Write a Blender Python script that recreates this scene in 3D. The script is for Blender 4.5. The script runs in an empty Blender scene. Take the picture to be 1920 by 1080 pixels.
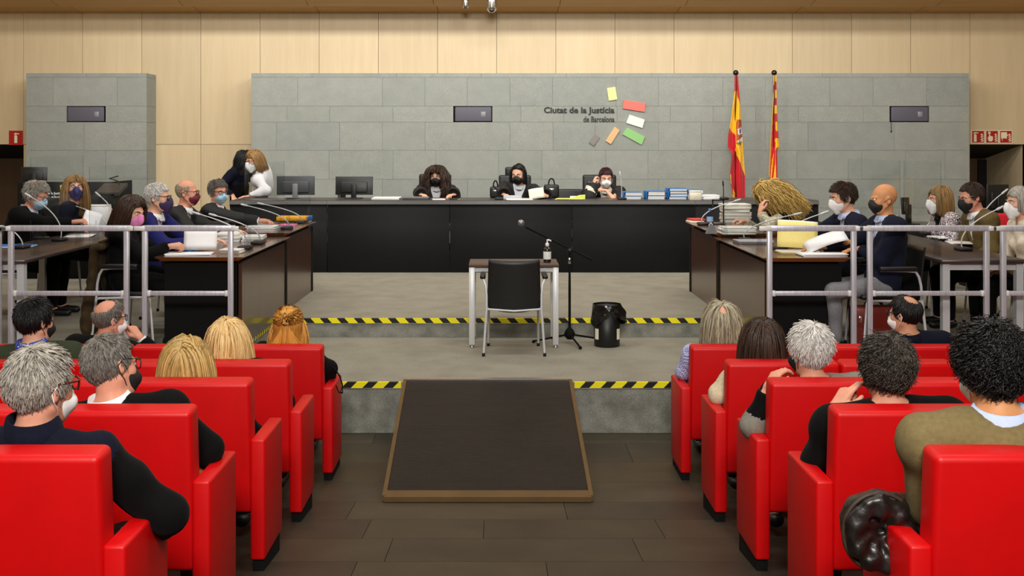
import bpy, bmesh, math, random
import numpy as np
from mathutils import Vector, Matrix, Euler

random.seed(7); np.random.seed(7)
COL = bpy.context.scene.collection
PI = math.pi

# ------------------------------------------------------------------ camera
F, CX, HY, CAMZ = 2050.0, 934.0, 275.0, 2.18      # focal length in px, vanishing point, camera height (m)
scene = bpy.context.scene
cam_data = bpy.data.cameras.new('camera'); cam_data.sensor_width = 36.0
cam_data.lens = F / 1920 * 36.0
cam_data.shift_x = (960 - CX) / 1920; cam_data.shift_y = (HY - 540) / 1920
cam_data.clip_start = 0.05; cam_data.clip_end = 100
cam = bpy.data.objects.new('camera', cam_data); COL.objects.link(cam)
cam.location = (0, 0, CAMZ); cam.rotation_euler = (PI / 2, 0, 0)
scene.camera = cam

def P(px, py, d):                                   # pixel + distance from the lens plane -> world point
    return Vector(((px - CX) / F * d, d, CAMZ + (HY - py) / F * d))
def Xat(px, d): return (px - CX) / F * d
def Zat(py, d): return CAMZ + (HY - py) / F * d

# ------------------------------------------------------------------ world, lights, exposure
scene.view_settings.view_transform = 'Standard'
scene.view_settings.look = 'None'
scene.view_settings.gamma = 1.0
scene.view_settings.use_curve_mapping = False
scene.view_settings.exposure = -0.32
w = bpy.data.worlds.new('world'); scene.world = w; w.use_nodes = True
w.node_tree.nodes['Background'].inputs[0].default_value = (0.9, 0.95, 1, 1)
w.node_tree.nodes['Background'].inputs[1].default_value = 0.0

def area(name, loc, target, sx, sy, power, color=(1, 0.93, 0.83), spread=PI):
    l = bpy.data.lights.new(name, 'AREA'); l.shape = 'RECTANGLE'; l.size = sx; l.size_y = sy
    l.energy = power; l.color = color; l.spread = spread
    o = bpy.data.objects.new(name, l); COL.objects.link(o); o.location = loc
    o.rotation_euler = (Vector(target) - Vector(loc)).to_track_quat('-Z', 'Y').to_euler()
    o['kind'] = 'helper'
    return o
# rows of ceiling luminaires above the court and above the public seats
WARM = (1.0, 0.985, 0.93)
for i, x in enumerate((-5.4, -2.7, 0.2, 3.0, 5.8)):
    area('wall_washer_%d' % i, (x, 13.5, 5.3), (x * 0.98, 17.0, 2.4), 1.8, 0.25, (68, 80, 94, 80, 44)[i], WARM)
    area('court_lamp_%d' % i, (x, 11.0, 5.38), (x * 0.97, 14.6, 1.2), 1.6, 0.35, (44, 56, 68, 56, 36)[i], WARM)
for i, x in enumerate((-4.2, -1.4, 1.4, 4.2)):
    area('stage_lamp_%d' % i, (x, 8.6, 5.5), (x * 0.95, 10.0, 0.6), 1.0, 1.0, 60, WARM)
for i, x in enumerate((-0.7, 0.0, 0.7)):
    area('house_lamp_%d' % i, (x * 3.0, 4.4, 5.55), (x * 3.0, 5.2, 0.4), 1.0, 1.2, 50, WARM)
    area('gallery_lamp_%d' % i, (x, -1.6, 5.2), (x * 2.6, 5.5, 0.7), 0.6, 1.0, 235, WARM)

# ------------------------------------------------------------------ helpers: materials
def lin(c):
    c = c / 255.0
    return c / 12.92 if c <= 0.04045 else ((c + 0.055) / 1.055) ** 2.4
def rgb(r, g, b): return (lin(r), lin(g), lin(b), 1.0)

class NT:
    def __init__(self, name):
        self.m = bpy.data.materials.new(name); self.m.use_nodes = True
        self.t = self.m.node_tree; self.n = self.t.nodes; self.l = self.t.links
        self.b = self.n['Principled BSDF']; self.out = self.n['Material Output']
    def node(self, typ, **kw):
        n = self.n.new(typ)
        for k, v in kw.items():
            if k.startswith('i_'):
                key = k[2:].replace('_', ' ')
                n.inputs[key].default_value = v
            else: setattr(n, k, v)
        return n
    def link(self, a, b): self.l.new(a, b)
    def coords(self, scale=(1, 1, 1), rot=(0, 0, 0), kind='Object'):
        tc = self.node('ShaderNodeTexCoord'); mp = self.node('ShaderNodeMapping')
        mp.inputs['Scale'].default_value = scale; mp.inputs['Rotation'].default_value = rot
        self.link(tc.outputs[kind], mp.inputs['Vector']); return mp.outputs['Vector']
    def ramp(self, fac, stops, interp='LINEAR'):
        r = self.node('ShaderNodeValToRGB'); r.color_ramp.interpolation = interp
        e = r.color_ramp.elements
        while len(e) > 1: e.remove(e[-1])
        e[0].position, e[0].color = stops[0]
        for p, c in stops[1:]:
            x = e.new(p); x.color = c
        self.link(fac, r.inputs['Fac']); return r.outputs['Color']
    def mix(self, fac, a, b, blend='MIX'):
        m = self.node('ShaderNodeMix', data_type='RGBA', blend_type=blend)
        for k, v in ((0, fac), (6, a), (7, b)):
            if hasattr(v, 'is_linked') or hasattr(v, 'links'): self.link(v, m.inputs[k])
            else: m.inputs[k].default_value = v
        return m.outputs[2]
    def bump(self, h, strength=0.3, dist=0.01):
        b = self.node('ShaderNodeBump'); b.inputs['Strength'].default_value = strength
        b.inputs['Distance'].default_value = dist
        self.link(h, b.inputs['Height']); self.link(b.outputs['Normal'], self.b.inputs['Normal'])

MATS = {}
def mat(name, col, rough=0.5, metal=0.0, var=0.0, nscale=(30, 30, 30), bump=0.0, bscale=None, spec=0.5, rnd=0.0,
        coat=0.0, sheen=0.0, coords='Object', detail=4.0):
    """plain procedural material: base colour with noise variation (var), per-object variation (rnd) and fine bump"""
    if name in MATS: return MATS[name]
    t = NT(name); t.b.inputs['Roughness'].default_value = rough; t.b.inputs['Metallic'].default_value = metal
    t.b.inputs['Specular IOR Level'].default_value = spec
    if coat: t.b.inputs['Coat Weight'].default_value = coat; t.b.inputs['Coat Roughness'].default_value = 0.15
    if sheen: t.b.inputs['Sheen Weight'].default_value = sheen
    c = col if len(col) == 4 else (*col, 1)
    lo = tuple(x * (1 - var) for x in c[:3]) + (1,); hi = tuple(min(1, x * (1 + var)) for x in c[:3]) + (1,)
    v = t.coords(nscale, kind=coords)
    nz = t.node('ShaderNodeTexNoise'); nz.inputs['Scale'].default_value = 1.0; nz.inputs['Detail'].default_value = detail
    t.link(v, nz.inputs['Vector'])
    colr = t.ramp(nz.outputs['Fac'], [(0.3, lo), (0.7, hi)])
    if rnd:
        oi = t.node('ShaderNodeObjectInfo')
        r2 = t.ramp(oi.outputs['Random'], [(0, (1 - rnd,) * 3 + (1,)), (1, (1 + rnd,) * 3 + (1,))])
        colr = t.mix(1.0, colr, r2, 'MULTIPLY')
    t.link(colr, t.b.inputs['Base Color'])
    if bump:
        nb = t.node('ShaderNodeTexNoise'); nb.inputs['Scale'].default_value = 1.0; nb.inputs['Detail'].default_value = 3
        t.link(t.coords(bscale or nscale, kind=coords), nb.inputs['Vector']); t.bump(nb.outputs['Fac'], bump, 0.004)
    MATS[name] = t.m
    return t.m

# ------------------------------------------------------------------ helpers: meshes
class MB:
    """collects geometry of ONE object"""
    def __init__(self): self.v = []; self.f = []; self.mi = []; self.sm = []
    def add(self, vs, fs, m=0, smooth=False):
        o = len(self.v); self.v += [tuple(p) for p in vs]
        for f in fs: self.f.append(tuple(i + o for i in f)); self.mi.append(m); self.sm.append(smooth)
        return self
    def box(self, x0, x1, y0, y1, z0, z1, m=0, M=None):
        vs = [(x0, y0, z0), (x1, y0, z0), (x1, y1, z0), (x0, y1, z0), (x0, y0, z1), (x1, y0, z1), (x1, y1, z1), (x0, y1, z1)]
        if M is not None: vs = [M @ Vector(p) for p in vs]
        return self.add(vs, [(0, 3, 2, 1), (4, 5, 6, 7), (0, 1, 5, 4), (1, 2, 6, 5), (2, 3, 7, 6), (3, 0, 4, 7)], m)
    def cbox(self, c, s, m=0, R=None):
        h = [x / 2 for x in s]; M = Matrix.Translation(Vector(c)) @ (R.to_4x4() if R is not None else Matrix())
        return self.box(-h[0], h[0], -h[1], h[1], -h[2], h[2], m, M)
    def rbox(self, x0, x1, y0, y1, z0, z1, r=0.02, seg=3, m=0, M=None):
        """box with rounded edges"""
        bm = bmesh.new(); bmesh.ops.create_cube(bm, size=1)
        for v in bm.verts: v.co = Vector((x0 + (v.co.x + .5) * (x1 - x0), y0 + (v.co.y + .5) * (y1 - y0), z0 + (v.co.z + .5) * (z1 - z0)))
        bmesh.ops.bevel(bm, geom=bm.edges[:], offset=r, segments=seg, profile=0.5, affect='EDGES')
        bm.verts.index_update()
        vs = [(M @ v.co if M is not None else v.co.copy()) for v in bm.verts]
        fs = [[v.index for v in f.verts] for f in bm.faces]; bm.free()
        return self.add(vs, fs, m, True)
    def tube(self, pts, r, seg=8, m=0, cap=True, flat=(1, 1)):
        pts = [Vector(p) for p in pts]; n = len(pts)
        rs = r if isinstance(r, (list, tuple)) else [r] * n
        rings = []; prev = None
        for i in range(n):
            t = (pts[min(i + 1, n - 1)] - pts[max(i - 1, 0)])
            t = t.normalized() if t.length > 1e-9 else Vector((0, 0, 1))
            if prev is None:
                a = Vector((0, 0, 1)) if abs(t.z) < 0.9 else Vector((1, 0, 0))
            else: a = prev
            u = (a - t * a.dot(t))
            if u.length < 1e-6: u = t.orthogonal()
            u.normalize(); prev = u; b = t.cross(u)
            rings.append([pts[i] + (u * math.cos(q) * flat[0] + b * math.sin(q) * flat[1]) * rs[i]
                          for q in [2 * PI * k / seg for k in range(seg)]])
        vs = [p for ring in rings for p in ring]; fs = []
        for i in range(n - 1):
            for k in range(seg):
                k2 = (k + 1) % seg
                fs.append((i * seg + k, i * seg + k2, (i + 1) * seg + k2, (i + 1) * seg + k))
        self.add(vs, fs, m, True)
        if cap:
            self.add(rings[0], [tuple(range(seg - 1, -1, -1))], m); self.add(rings[-1], [tuple(range(seg))], m)
        return self
    def lathe(self, prof, c=(0, 0, 0), seg=24, m=0, M=None, smooth=True):
        """profile [(r, z)] turned about z"""
        vs = []; fs = []; n = len(prof)
        for r, z in prof:
            for k in range(seg):
                q = 2 * PI * k / seg; p = Vector((c[0] + r * math.cos(q), c[1] + r * math.sin(q), c[2] + z))
                vs.append(M @ p if M is not None else p)
        for i in range(n - 1):
            for k in range(seg):
                k2 = (k + 1) % seg
                fs.append((i * seg + k, i * seg + k2, (i + 1) * seg + k2, (i + 1) * seg + k))
        return self.add(vs, fs, m, smooth)
    def ball(self, c, r, seg=14, rings=9, m=0, M=None):
        r3 = r if isinstance(r, (tuple, list)) else (r, r, r); vs = []; fs = []
        for i in range(rings + 1):
            a = PI * i / rings
            for k in range(seg):
                q = 2 * PI * k / seg
                p = Vector((c[0] + r3[0] * math.sin(a) * math.cos(q), c[1] + r3[1] * math.sin(a) * math.sin(q), c[2] - r3[2] * math.cos(a)))
                vs.append(M @ p if M is not None else p)
        for i in range(rings):
            for k in range(seg):
                k2 = (k + 1) % seg
                fs.append((i * seg + k, i * seg + k2, (i + 1) * seg + k2, (i + 1) * seg + k))
        return self.add(vs, fs, m, True)
    def prism(self, poly, h0, h1, axis='z', m=0, M=None):
        """polygon (a,b) extruded along an axis: z->(a,b,h), y->(a,h,b), x->(h,a,b)"""
        def pt(a, b, h): return Vector({'z': (a, b, h), 'y': (a, h, b), 'x': (h, a, b)}[axis])
        n = len(poly); vs = [pt(a, b, h0) for a, b in poly] + [pt(a, b, h1) for a, b in poly]
        if M is not None: vs = [M @ p for p in vs]
        fs = [tuple(range(n - 1, -1, -1)), tuple(range(n, 2 * n))] + [(i, (i + 1) % n, n + (i + 1) % n, n + i) for i in range(n)]
        return self.add(vs, fs, m)
    def grid(self, pts, nu, nv, m=0, smooth=True):
        fs = [(i * nv + j, i * nv + j + 1, (i + 1) * nv + j + 1, (i + 1) * nv + j) for i in range(nu - 1) for j in range(nv - 1)]
        return self.add(pts, fs, m, smooth)
    def mesh(self, name, mats):
        me = bpy.data.meshes.new(name); me.from_pydata([tuple(p) for p in self.v], [], self.f)
        for mm in (mats if isinstance(mats, (list, tuple)) else [mats]): me.materials.append(mm)
        me.polygons.foreach_set('material_index', self.mi); me.polygons.foreach_set('use_smooth', self.sm)
        me.update(); return me
    def build(self, name, mats, parent=None, M=None):
        return obj(name, self.mesh(name, mats), parent, M)

def obj(name, me, parent=None, M=None):
    o = bpy.data.objects.new(name, me); COL.objects.link(o)
    if parent is not None: o.parent = parent
    if M is not None: o.matrix_basis = M
    return o
def fixnormals(me):
    bm = bmesh.new(); bm.from_mesh(me); bmesh.ops.recalc_face_normals(bm, faces=bm.faces[:]); bm.to_mesh(me); bm.free()
def thing(name, label, cat, loc=(0, 0, 0), rz=0.0, group=None):
    o = bpy.data.objects.new(name, None); COL.objects.link(o); o.empty_display_size = 0.1
    o.location = loc; o.rotation_euler = (0, 0, rz)
    return tag(o, label, cat, group)
def tag(o, label, cat, group=None):
    o['label'] = label; o['category'] = cat
    if group: o['group'] = group
    return o
def struct(o, label=None):
    o['kind'] = 'structure'
    if label: o['label'] = label
    return o
def dup(root, loc=None, rz=None, label=None, group=None):
    r = root.copy(); COL.objects.link(r)
    if loc is not None: r.location = loc
    if rz is not None: r.rotation_euler = (0, 0, rz)
    if label: r['label'] = label
    if group: r['group'] = group
    for ch in list(root.children):
        c = ch.copy(); COL.objects.link(c); c.parent = r
        for g in list(ch.children):
            d = g.copy(); COL.objects.link(d); d.parent = c
    return r
def bez(p0, p1, p2, p3, n=10):
    p0, p1, p2, p3 = map(Vector, (p0, p1, p2, p3)); out = []
    for i in range(n + 1):
        t = i / n; out.append(p0 * (1 - t) ** 3 + p1 * 3 * t * (1 - t) ** 2 + p2 * 3 * t * t * (1 - t) + p3 * t ** 3)
    return out
# ================================================================== THE ROOM
ZM, ZU, ZJ = 0.385, 0.561, 0.73          # heights of the witness platform, the court floor and the judges' podium
XL, XR = -2.10, 2.13                     # sides of the witness well
DM, DU, DB, DS, DW = 8.33, 10.30, 14.04, 16.60, 17.06   # distances: platform edge, court floor edge, bench, stone, timber wall
def floor_z(d): return 0.0 if d >= 7.1 else 0.105 * (7.1 - d)

def carpet(name, base, dark, sc=1.0):
    t = NT(name); t.b.inputs['Roughness'].default_value = 0.95; t.b.inputs['Specular IOR Level'].default_value = 0.1
    n1 = t.node('ShaderNodeTexNoise', i_Scale=3.5 * sc, i_Detail=5.0); t.link(t.coords(), n1.inputs['Vector'])
    n2 = t.node('ShaderNodeTexNoise', i_Scale=130.0, i_Detail=2.0); t.link(t.coords(), n2.inputs['Vector'])
    c1 = t.ramp(n1.outputs['Fac'], [(0.32, dark), (0.62, base)])
    c2 = t.ramp(n2.outputs['Fac'], [(0.25, (0.55, 0.55, 0.55, 1)), (0.75, (1.25, 1.25, 1.25, 1))])
    t.link(t.mix(1.0, c1, c2, 'MULTIPLY'), t.b.inputs['Base Color']); t.bump(n2.outputs['Fac'], 0.5, 0.004)
    return t.m
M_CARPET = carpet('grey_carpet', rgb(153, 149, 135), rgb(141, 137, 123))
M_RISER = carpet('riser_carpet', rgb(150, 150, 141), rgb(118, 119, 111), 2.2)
def stone(name, a, b, rnd, sc=5.0, rough=0.75):
    t = NT(name); t.b.inputs['Roughness'].default_value = rough; t.b.inputs['Specular IOR Level'].default_value = 0.3
    oi = t.node('ShaderNodeObjectInfo')
    tc = t.node('ShaderNodeTexCoord'); mp = t.node('ShaderNodeMapping'); mp.inputs['Scale'].default_value = (1, 1, 1)
    t.link(tc.outputs['Object'], mp.inputs['Vector'])
    cmb = t.node('ShaderNodeVectorMath', operation='SCALE'); cmb.inputs[0].default_value = (13.0, 7.0, 29.0)
    t.link(oi.outputs['Random'], cmb.inputs['Scale']); t.link(cmb.outputs[0], mp.inputs['Location'])
    n1 = t.node('ShaderNodeTexNoise', i_Scale=sc, i_Detail=8.0, i_Roughness=0.65); t.link(mp.outputs['Vector'], n1.inputs['Vector'])
    n2 = t.node('ShaderNodeTexNoise', i_Scale=90.0, i_Detail=3.0); t.link(mp.outputs['Vector'], n2.inputs['Vector'])
    c = t.ramp(n1.outputs['Fac'], [(0.3, a), (0.7, b)])
    r = t.ramp(oi.outputs['Random'], [(0, (1 - rnd, 1 - rnd, 1 - rnd * 0.8, 1)), (0.5, (1, 1, 0.98, 1)), (1, (1 + rnd, 1 + rnd * 0.9, 1 + rnd * 0.7, 1))])
    c = t.mix(1.0, c, r, 'MULTIPLY')
    g = t.ramp(n2.outputs['Fac'], [(0.3, (0.86, 0.86, 0.86, 1)), (0.7, (1.1, 1.1, 1.1, 1))])
    t.link(t.mix(1.0, c, g, 'MULTIPLY'), t.b.inputs['Base Color']); t.bump(n2.outputs['Fac'], 0.15, 0.002)
    return t.m
M_STONE = stone('grey_basalt', rgb(142, 146, 141), rgb(153, 156, 150), 0.05)
M_PLANK = stone('stone_floor', rgb(52, 46, 36), rgb(68, 60, 47), 0.22, 3.0, 0.5)
M_DARK = mat('joint_dark', rgb(40, 38, 34), 0.9)
def timber(name, a, b, rough, rnd=0.05, axis='z', sc=1.0, coat=0.0):
    t = NT(name); t.b.inputs['Roughness'].default_value = rough
    if coat: t.b.inputs['Coat Weight'].default_value = coat; t.b.inputs['Coat Roughness'].default_value = 0.12
    oi = t.node('ShaderNodeObjectInfo'); tc = t.node('ShaderNodeTexCoord'); mp = t.node('ShaderNodeMapping')
    s = {'z': (9, 9, 0.7), 'x': (0.7, 9, 9), 'y': (9, 0.7, 9)}[axis]
    mp.inputs['Scale'].default_value = tuple(k * sc for k in s)
    cmb = t.node('ShaderNodeVectorMath', operation='SCALE'); cmb.inputs[0].default_value = (31.0, 17.0, 5.0)
    t.link(oi.outputs['Random'], cmb.inputs['Scale']); t.link(cmb.outputs[0], mp.inputs['Location'])
    t.link(tc.outputs['Object'], mp.inputs['Vector'])
    n = t.node('ShaderNodeTexNoise', i_Scale=1.0, i_Detail=7.0, i_Roughness=0.7); t.link(mp.outputs['Vector'], n.inputs['Vector'])
    c = t.ramp(n.outputs['Fac'], [(0.3, a), (0.7, b)])
    r = t.ramp(oi.outputs['Random'], [(0, (1 - rnd,) * 3 + (1,)), (1, (1 + rnd,) * 3 + (1,))])
    t.link(t.mix(1.0, c, r, 'MULTIPLY'), t.b.inputs['Base Color'])
    return t.m
M_MAPLE = timber('maple_panel', rgb(197, 175, 138), rgb(208, 188, 153), 0.5)
M_MAPLEC = timber('ceiling_maple', rgb(176, 132, 72), rgb(192, 148, 86), 0.5, axis='x')
M_WALNUT = timber('dark_walnut', rgb(66, 42, 31), rgb(84, 54, 40), 0.28, coat=0.5)
M_WALTOP = timber('walnut_top', rgb(78, 50, 38), rgb(98, 64, 48), 0.25, axis='y', coat=0.5)
M_WALEDGE_LIT = timber('walnut_edge_lit', rgb(150, 84, 36), rgb(172, 100, 46), 0.4, axis='x')  # orange light on the near desk edge, painted into the wood colour
M_BRONZEWOOD = mat('recess_brown', rgb(92, 66, 40), 0.6, var=0.1, nscale=(9, 9, 0.7))
M_BLACKREC = mat('recess_black', rgb(14, 12, 11), 0.8)

# --- floor of stone planks
fl = MB()
ds = [0.0, 7.1, DM + 0.1]
for a, b in ((-1.0, 7.1), (7.1, DM)):
    za, zb = floor_z(a) - 0.02, floor_z(b) - 0.02
    vs = [(-9, a, za), (9.2, a, za), (9.2, b, zb), (-9, b, zb)]
    fl.add(vs + [(x, y, z - 0.1) for x, y, z in vs], [(0, 1, 2, 3), (7, 6, 5, 4), (0, 4, 5, 1), (1, 5, 6, 2), (2, 6, 7, 3), (3, 7, 4, 0)])
floor = struct(fl.build('floor', M_DARK), 'dark stone plank floor of the public gallery')
bounds = [8.33, 8.03, 7.55, 7.10, 6.523, 6.079, 5.663, 5.226, 4.79, 4.35, 3.91, 3.47, 3.03, 2.59, 2.15, 1.71]
known = {4: (658, 1060), 5: (688, 907, 1237), 6: (729, 1195), 7: (659, 1027)}
rf = random.Random(3)
for i in range(len(bounds) - 1):
    d1, d0 = bounds[i], bounds[i + 1]; dm = (d0 + d1) / 2
    if i in known:
        js = [(px - CX) / F * dm for px in known[i]]
        while js[0] > -4.6: js.insert(0, js[0] - rf.uniform(1.1, 1.7))
        while js[-1] < 4.8: js.append(js[-1] + rf.uniform(1.1, 1.7))
    else:
        x = -4.9 - rf.random(); js = [x]
        while js[-1] < 4.8: js.append(js[-1] + rf.uniform(1.1, 1.7))
    for a, b in zip(js[:-1], js[1:]):
        L = (b - a) / 2 - 0.0015; hy = (d1 - d0) / 2 - 0.0015; za, zb = floor_z(d0), floor_z(d1); zm = (za + zb) / 2
        mb = MB(); vs = [(-L, -hy, za - zm), (L, -hy, za - zm), (L, hy, zb - zm), (-L, hy, zb - zm)]
        mb.add([(x, y, z - 0.022) for x, y, z in vs] + vs, [(3, 2, 1, 0), (4, 5, 6, 7), (0, 1, 5, 4), (1, 2, 6, 5), (2, 3, 7, 6), (3, 0, 4, 7)])
        mb.build('stone_plank', M_PLANK, floor).location = ((a + b) / 2, dm, zm)

# --- platforms
def plat(name, x0, x1, y0, y1, z0, z1, label):
    mb = MB(); mb.box(x0, x1, y0, y1, z0, z1)
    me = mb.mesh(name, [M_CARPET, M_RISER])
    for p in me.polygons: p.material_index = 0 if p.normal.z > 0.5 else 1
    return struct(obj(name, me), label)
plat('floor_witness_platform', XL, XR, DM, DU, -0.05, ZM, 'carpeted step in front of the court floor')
plat('floor_court', -9, 9.2, DU, DW + 1.5, -0.05, ZU, 'grey carpeted court floor')
plat('floor_wing_left', -9, XL, DM, DU, -0.05, ZU, 'carpeted court floor under the lawyers desks')
plat('floor_wing_right', XR, 9.2, DM, DU, -0.05, ZU, 'carpeted court floor under the prosecution desks')
plat('floor_podium', -6.3, 7.2, DB + 0.3, DW, ZU - 0.02, ZJ, 'raised podium behind the judges bench')

# --- hazard tapes on the step edges
def tape_mat(name, slant, chevron=False, axis=0, period=0.16):
    t = NT(name); t.b.inputs['Roughness'].default_value = 0.4
    tc = t.node('ShaderNodeTexCoord'); sp = t.node('ShaderNodeSeparateXYZ'); t.link(tc.outputs['Object'], sp.inputs[0])
    z = sp.outputs[2]
    if chevron:
        ab = t.node('ShaderNodeMath', operation='ABSOLUTE'); t.link(z, ab.inputs[0]); z = ab.outputs[0]
    m1 = t.node('ShaderNodeMath', operation='MULTIPLY'); t.link(z, m1.inputs[0]); m1.inputs[1].default_value = slant
    ad = t.node('ShaderNodeMath', operation='ADD'); t.link(sp.outputs[axis], ad.inputs[0]); t.link(m1.outputs[0], ad.inputs[1])
    dv = t.node('ShaderNodeMath', operation='DIVIDE'); t.link(ad.outputs[0], dv.inputs[0]); dv.inputs[1].default_value = period
    fr = t.node('ShaderNodeMath', operation='FRACT'); t.link(dv.outputs[0], fr.inputs[0])
    t.link(t.ramp(fr.outputs[0], [(0, rgb(246, 232, 20)), (0.54, rgb(22, 22, 20))], 'CONSTANT'), t.b.inputs['Base Color'])
    return t.m
M_TAPE_A = tape_mat('hazard_tape_back', 0.9); M_TAPE_B = tape_mat('hazard_tape_front', -1.0); M_TAPE_C = tape_mat('hazard_tape_chevron', 1.2, True, 1, 0.09)
M_ALU = mat('brushed_aluminium', rgb(190, 190, 192), 0.3, 0.9, var=0.04, nscale=(3, 90, 90))
def tape(x0, x1, y, z, m, label):
    mb = MB(); xc = (x0 + x1) / 2; mb.box(x0 - xc, x1 - xc, -0.006, 0.02, -0.022, 0.022)
    mb.box(x0 - xc, x1 - xc, -0.009, 0.0, -0.028, -0.022, 1)
    o = tag(mb.build('hazard_tape', [m, M_ALU]), label, 'tape', 'hazard tapes on the step edges'); o.location = (xc, y, z)
tape(XL, XR, DU, ZU - 0.02, M_TAPE_A, 'yellow and black hazard tape along the upper step edge')
xrl, xrr = Xat(757, DM), Xat(1072, DM)
tape(XL, xrl - 0.02, DM, ZM - 0.02, M_TAPE_B, 'yellow and black hazard tape on the lower step beside the ramp, ponytail woman side')
tape(xrr + 0.02, XR, DM, ZM - 0.02, M_TAPE_B, 'yellow and black hazard tape on the lower step beside the ramp, plaid shirt side')
for x, s, lab in ((XL, 1, 'black and yellow chevron tape on the platform edge under the lawyers desk'), (XR, -1, 'black and yellow chevron tape on the platform edge under the folder-strewn desk')):
    mb = MB(); mb.box(-0.006, 0.006, -0.98, 0.98, -0.024, 0.024)
    o = tag(mb.build('hazard_tape', M_TAPE_C), lab, 'tape', 'hazard tapes on the step edges'); o.location = (x + s * 0.006, (DM + DU) / 2, ZU - 0.024)

# --- timber rear wall: a dark backing with panels
ZJT = Zat(271, DW); ZTOP = Zat(24, DW)
mb = MB(); mb.box(Xat(48, DW), Xat(1819, DW), DW + 0.03, DW + 0.2, ZU, ZJT); mb.box(-9, 9.2, DW + 0.03, DW + 0.2, ZJT, ZTOP + 0.3)
wall_back = struct(mb.build('wall_back', M_DARK), 'pale maple panelled rear wall')
pw = 110.9
for k in range(-2, 20):
    x0, x1 = Xat(44 + pw * k, DW) + 0.003, Xat(44 + pw * (k + 1), DW) - 0.003
    rows = [(ZJT + 0.003, ZTOP + 0.02)]
    if 0 <= k <= 15: rows.append((ZU, ZJT - 0.003))
    for z0, z1 in rows:
        mb = MB(); mb.box(-(x1 - x0) / 2, (x1 - x0) / 2, 0, 0.03, -(z1 - z0) / 2, (z1 - z0) / 2)
        mb.build('wall_panel', M_MAPLE, wall_back).location = ((x0 + x1) / 2, DW, (z0 + z1) / 2)
# doorway recesses at both ends of the timber wall
def recess(name, px0, px1, s):
    x0, x1 = Xat(px0, DW), Xat(px1, DW); d1 = 18.4; zb = Zat(297, d1)
    mb = MB()
    mb.add([(x0, DW + 0.03, ZJT), (x1, DW + 0.03, ZJT), (x1, d1, zb), (x0, d1, zb)], [(0, 1, 2, 3)], 1)
    mb.add([(x0, d1, ZU), (x1, d1, ZU), (x1, d1, zb), (x0, d1, zb)], [(0, 1, 2, 3)], 0)
    mb.add([(x0, DW + .03, ZU), (x0, d1, ZU), (x0, d1, zb), (x0, DW + .03, ZJT)], [(0, 1, 2, 3)], 0)
    mb.add([(x1, DW + .03, ZU), (x1, d1, ZU), (x1, d1, zb), (x1, DW + .03, ZJT)], [(0, 1, 2, 3)], 2 if s > 0 else 0)
    return struct(mb.build(name, [M_BRONZEWOOD, M_BLACKREC, M_MAPLE]), 'dark doorway recess beside the stone wall')
recess('wall_recess_left', -95, 48, -1); rr = recess('wall_recess_right', 1817, 1919, 1)
mb = MB(); mb.box(Xat(1834, 18.36), Xat(1866, 18.36), 18.34, 18.39, ZU, Zat(299, 18.36))
struct(mb.build('door_1', M_BLACKREC), 'black door leaf in the recess')

# --- stone wall and pillar: coursed blocks, each a piece of its own
def courses(name, label, xl, xr, table, deep_ends):
    zc = [Zat(y, DS) for y in (137, 145, 199, 229, 282, 336, 390, 444, 500)]; zc[-1] = ZU
    X0, X1 = Xat(xl, DS), Xat(xr, DS)
    mb = MB(); mb.box(X0 + 0.05, X1 - 0.05, DS + 0.05, DW, ZU, zc[0] - 0.02)
    w_ = struct(mb.build(name, M_DARK), label)
    r_ = random.Random(len(table[0]))
    for i, js in enumerate(table):
        xs = [xl] + list(js) + [xr]
        for a, b in zip(xs[:-1], xs[1:]):
            if i == 2 and (round(a), round(b)) in SPK: continue
            x0, x1, z1, z0 = Xat(a, DS) + 0.0015, Xat(b, DS) - 0.0015, zc[i] - 0.0015, zc[i + 1] + 0.0015
            dep = 0.46 if (a == xl or b == xr or i == 0) else 0.055
            pr = r_.uniform(-0.003, 0.003); q = MB()
            q.box(-(x1 - x0) / 2, (x1 - x0) / 2, pr, dep, -(z1 - z0) / 2, (z1 - z0) / 2)
            q.build('stone_block', M_STONE, w_).location = ((x0 + x1) / 2, DS, (z0 + z1) / 2)
    return w_
SPK = {(850, 923), (1668, 1742), (125, 198)}
main_t = [(585, 744, 903, 1062, 1222, 1380, 1542, 1703),
          (558, 717, 797, 876, 956, 1036, 1155, 1235, 1355, 1435, 1556, 1637, 1737),
          (538, 618, 737, 850, 923, 977, 1057, 1157, 1257, 1337, 1417, 1497, 1618, 1668, 1742),
          (518, 637, 717, 797, 956, 1037, 1116, 1235, 1315, 1435, 1515, 1677),
          (617, 737, 817, 935, 1016, 1136, 1215, 1334, 1494, 1616, 1698, 1772),
          (560, 637, 717, 877, 1035, 1155, 1235, 1395, 1475, 1595, 1715),
          (518, 617, 737, 817, 935, 1096, 1215, 1334, 1494, 1616, 1698), (560, 717, 877, 1035, 1235, 1395, 1595)]
courses('wall_stone', 'long grey basalt block wall behind the judges', 471, 1817, main_t, True)
pil_t = [(162,), (100, 220), (125, 198), (158,), (198,), (120,), (200,), (150,)]
courses('wall_stone_pillar', 'short grey basalt block wall near the fire extinguisher sign', 49, 275, pil_t, True)

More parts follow.
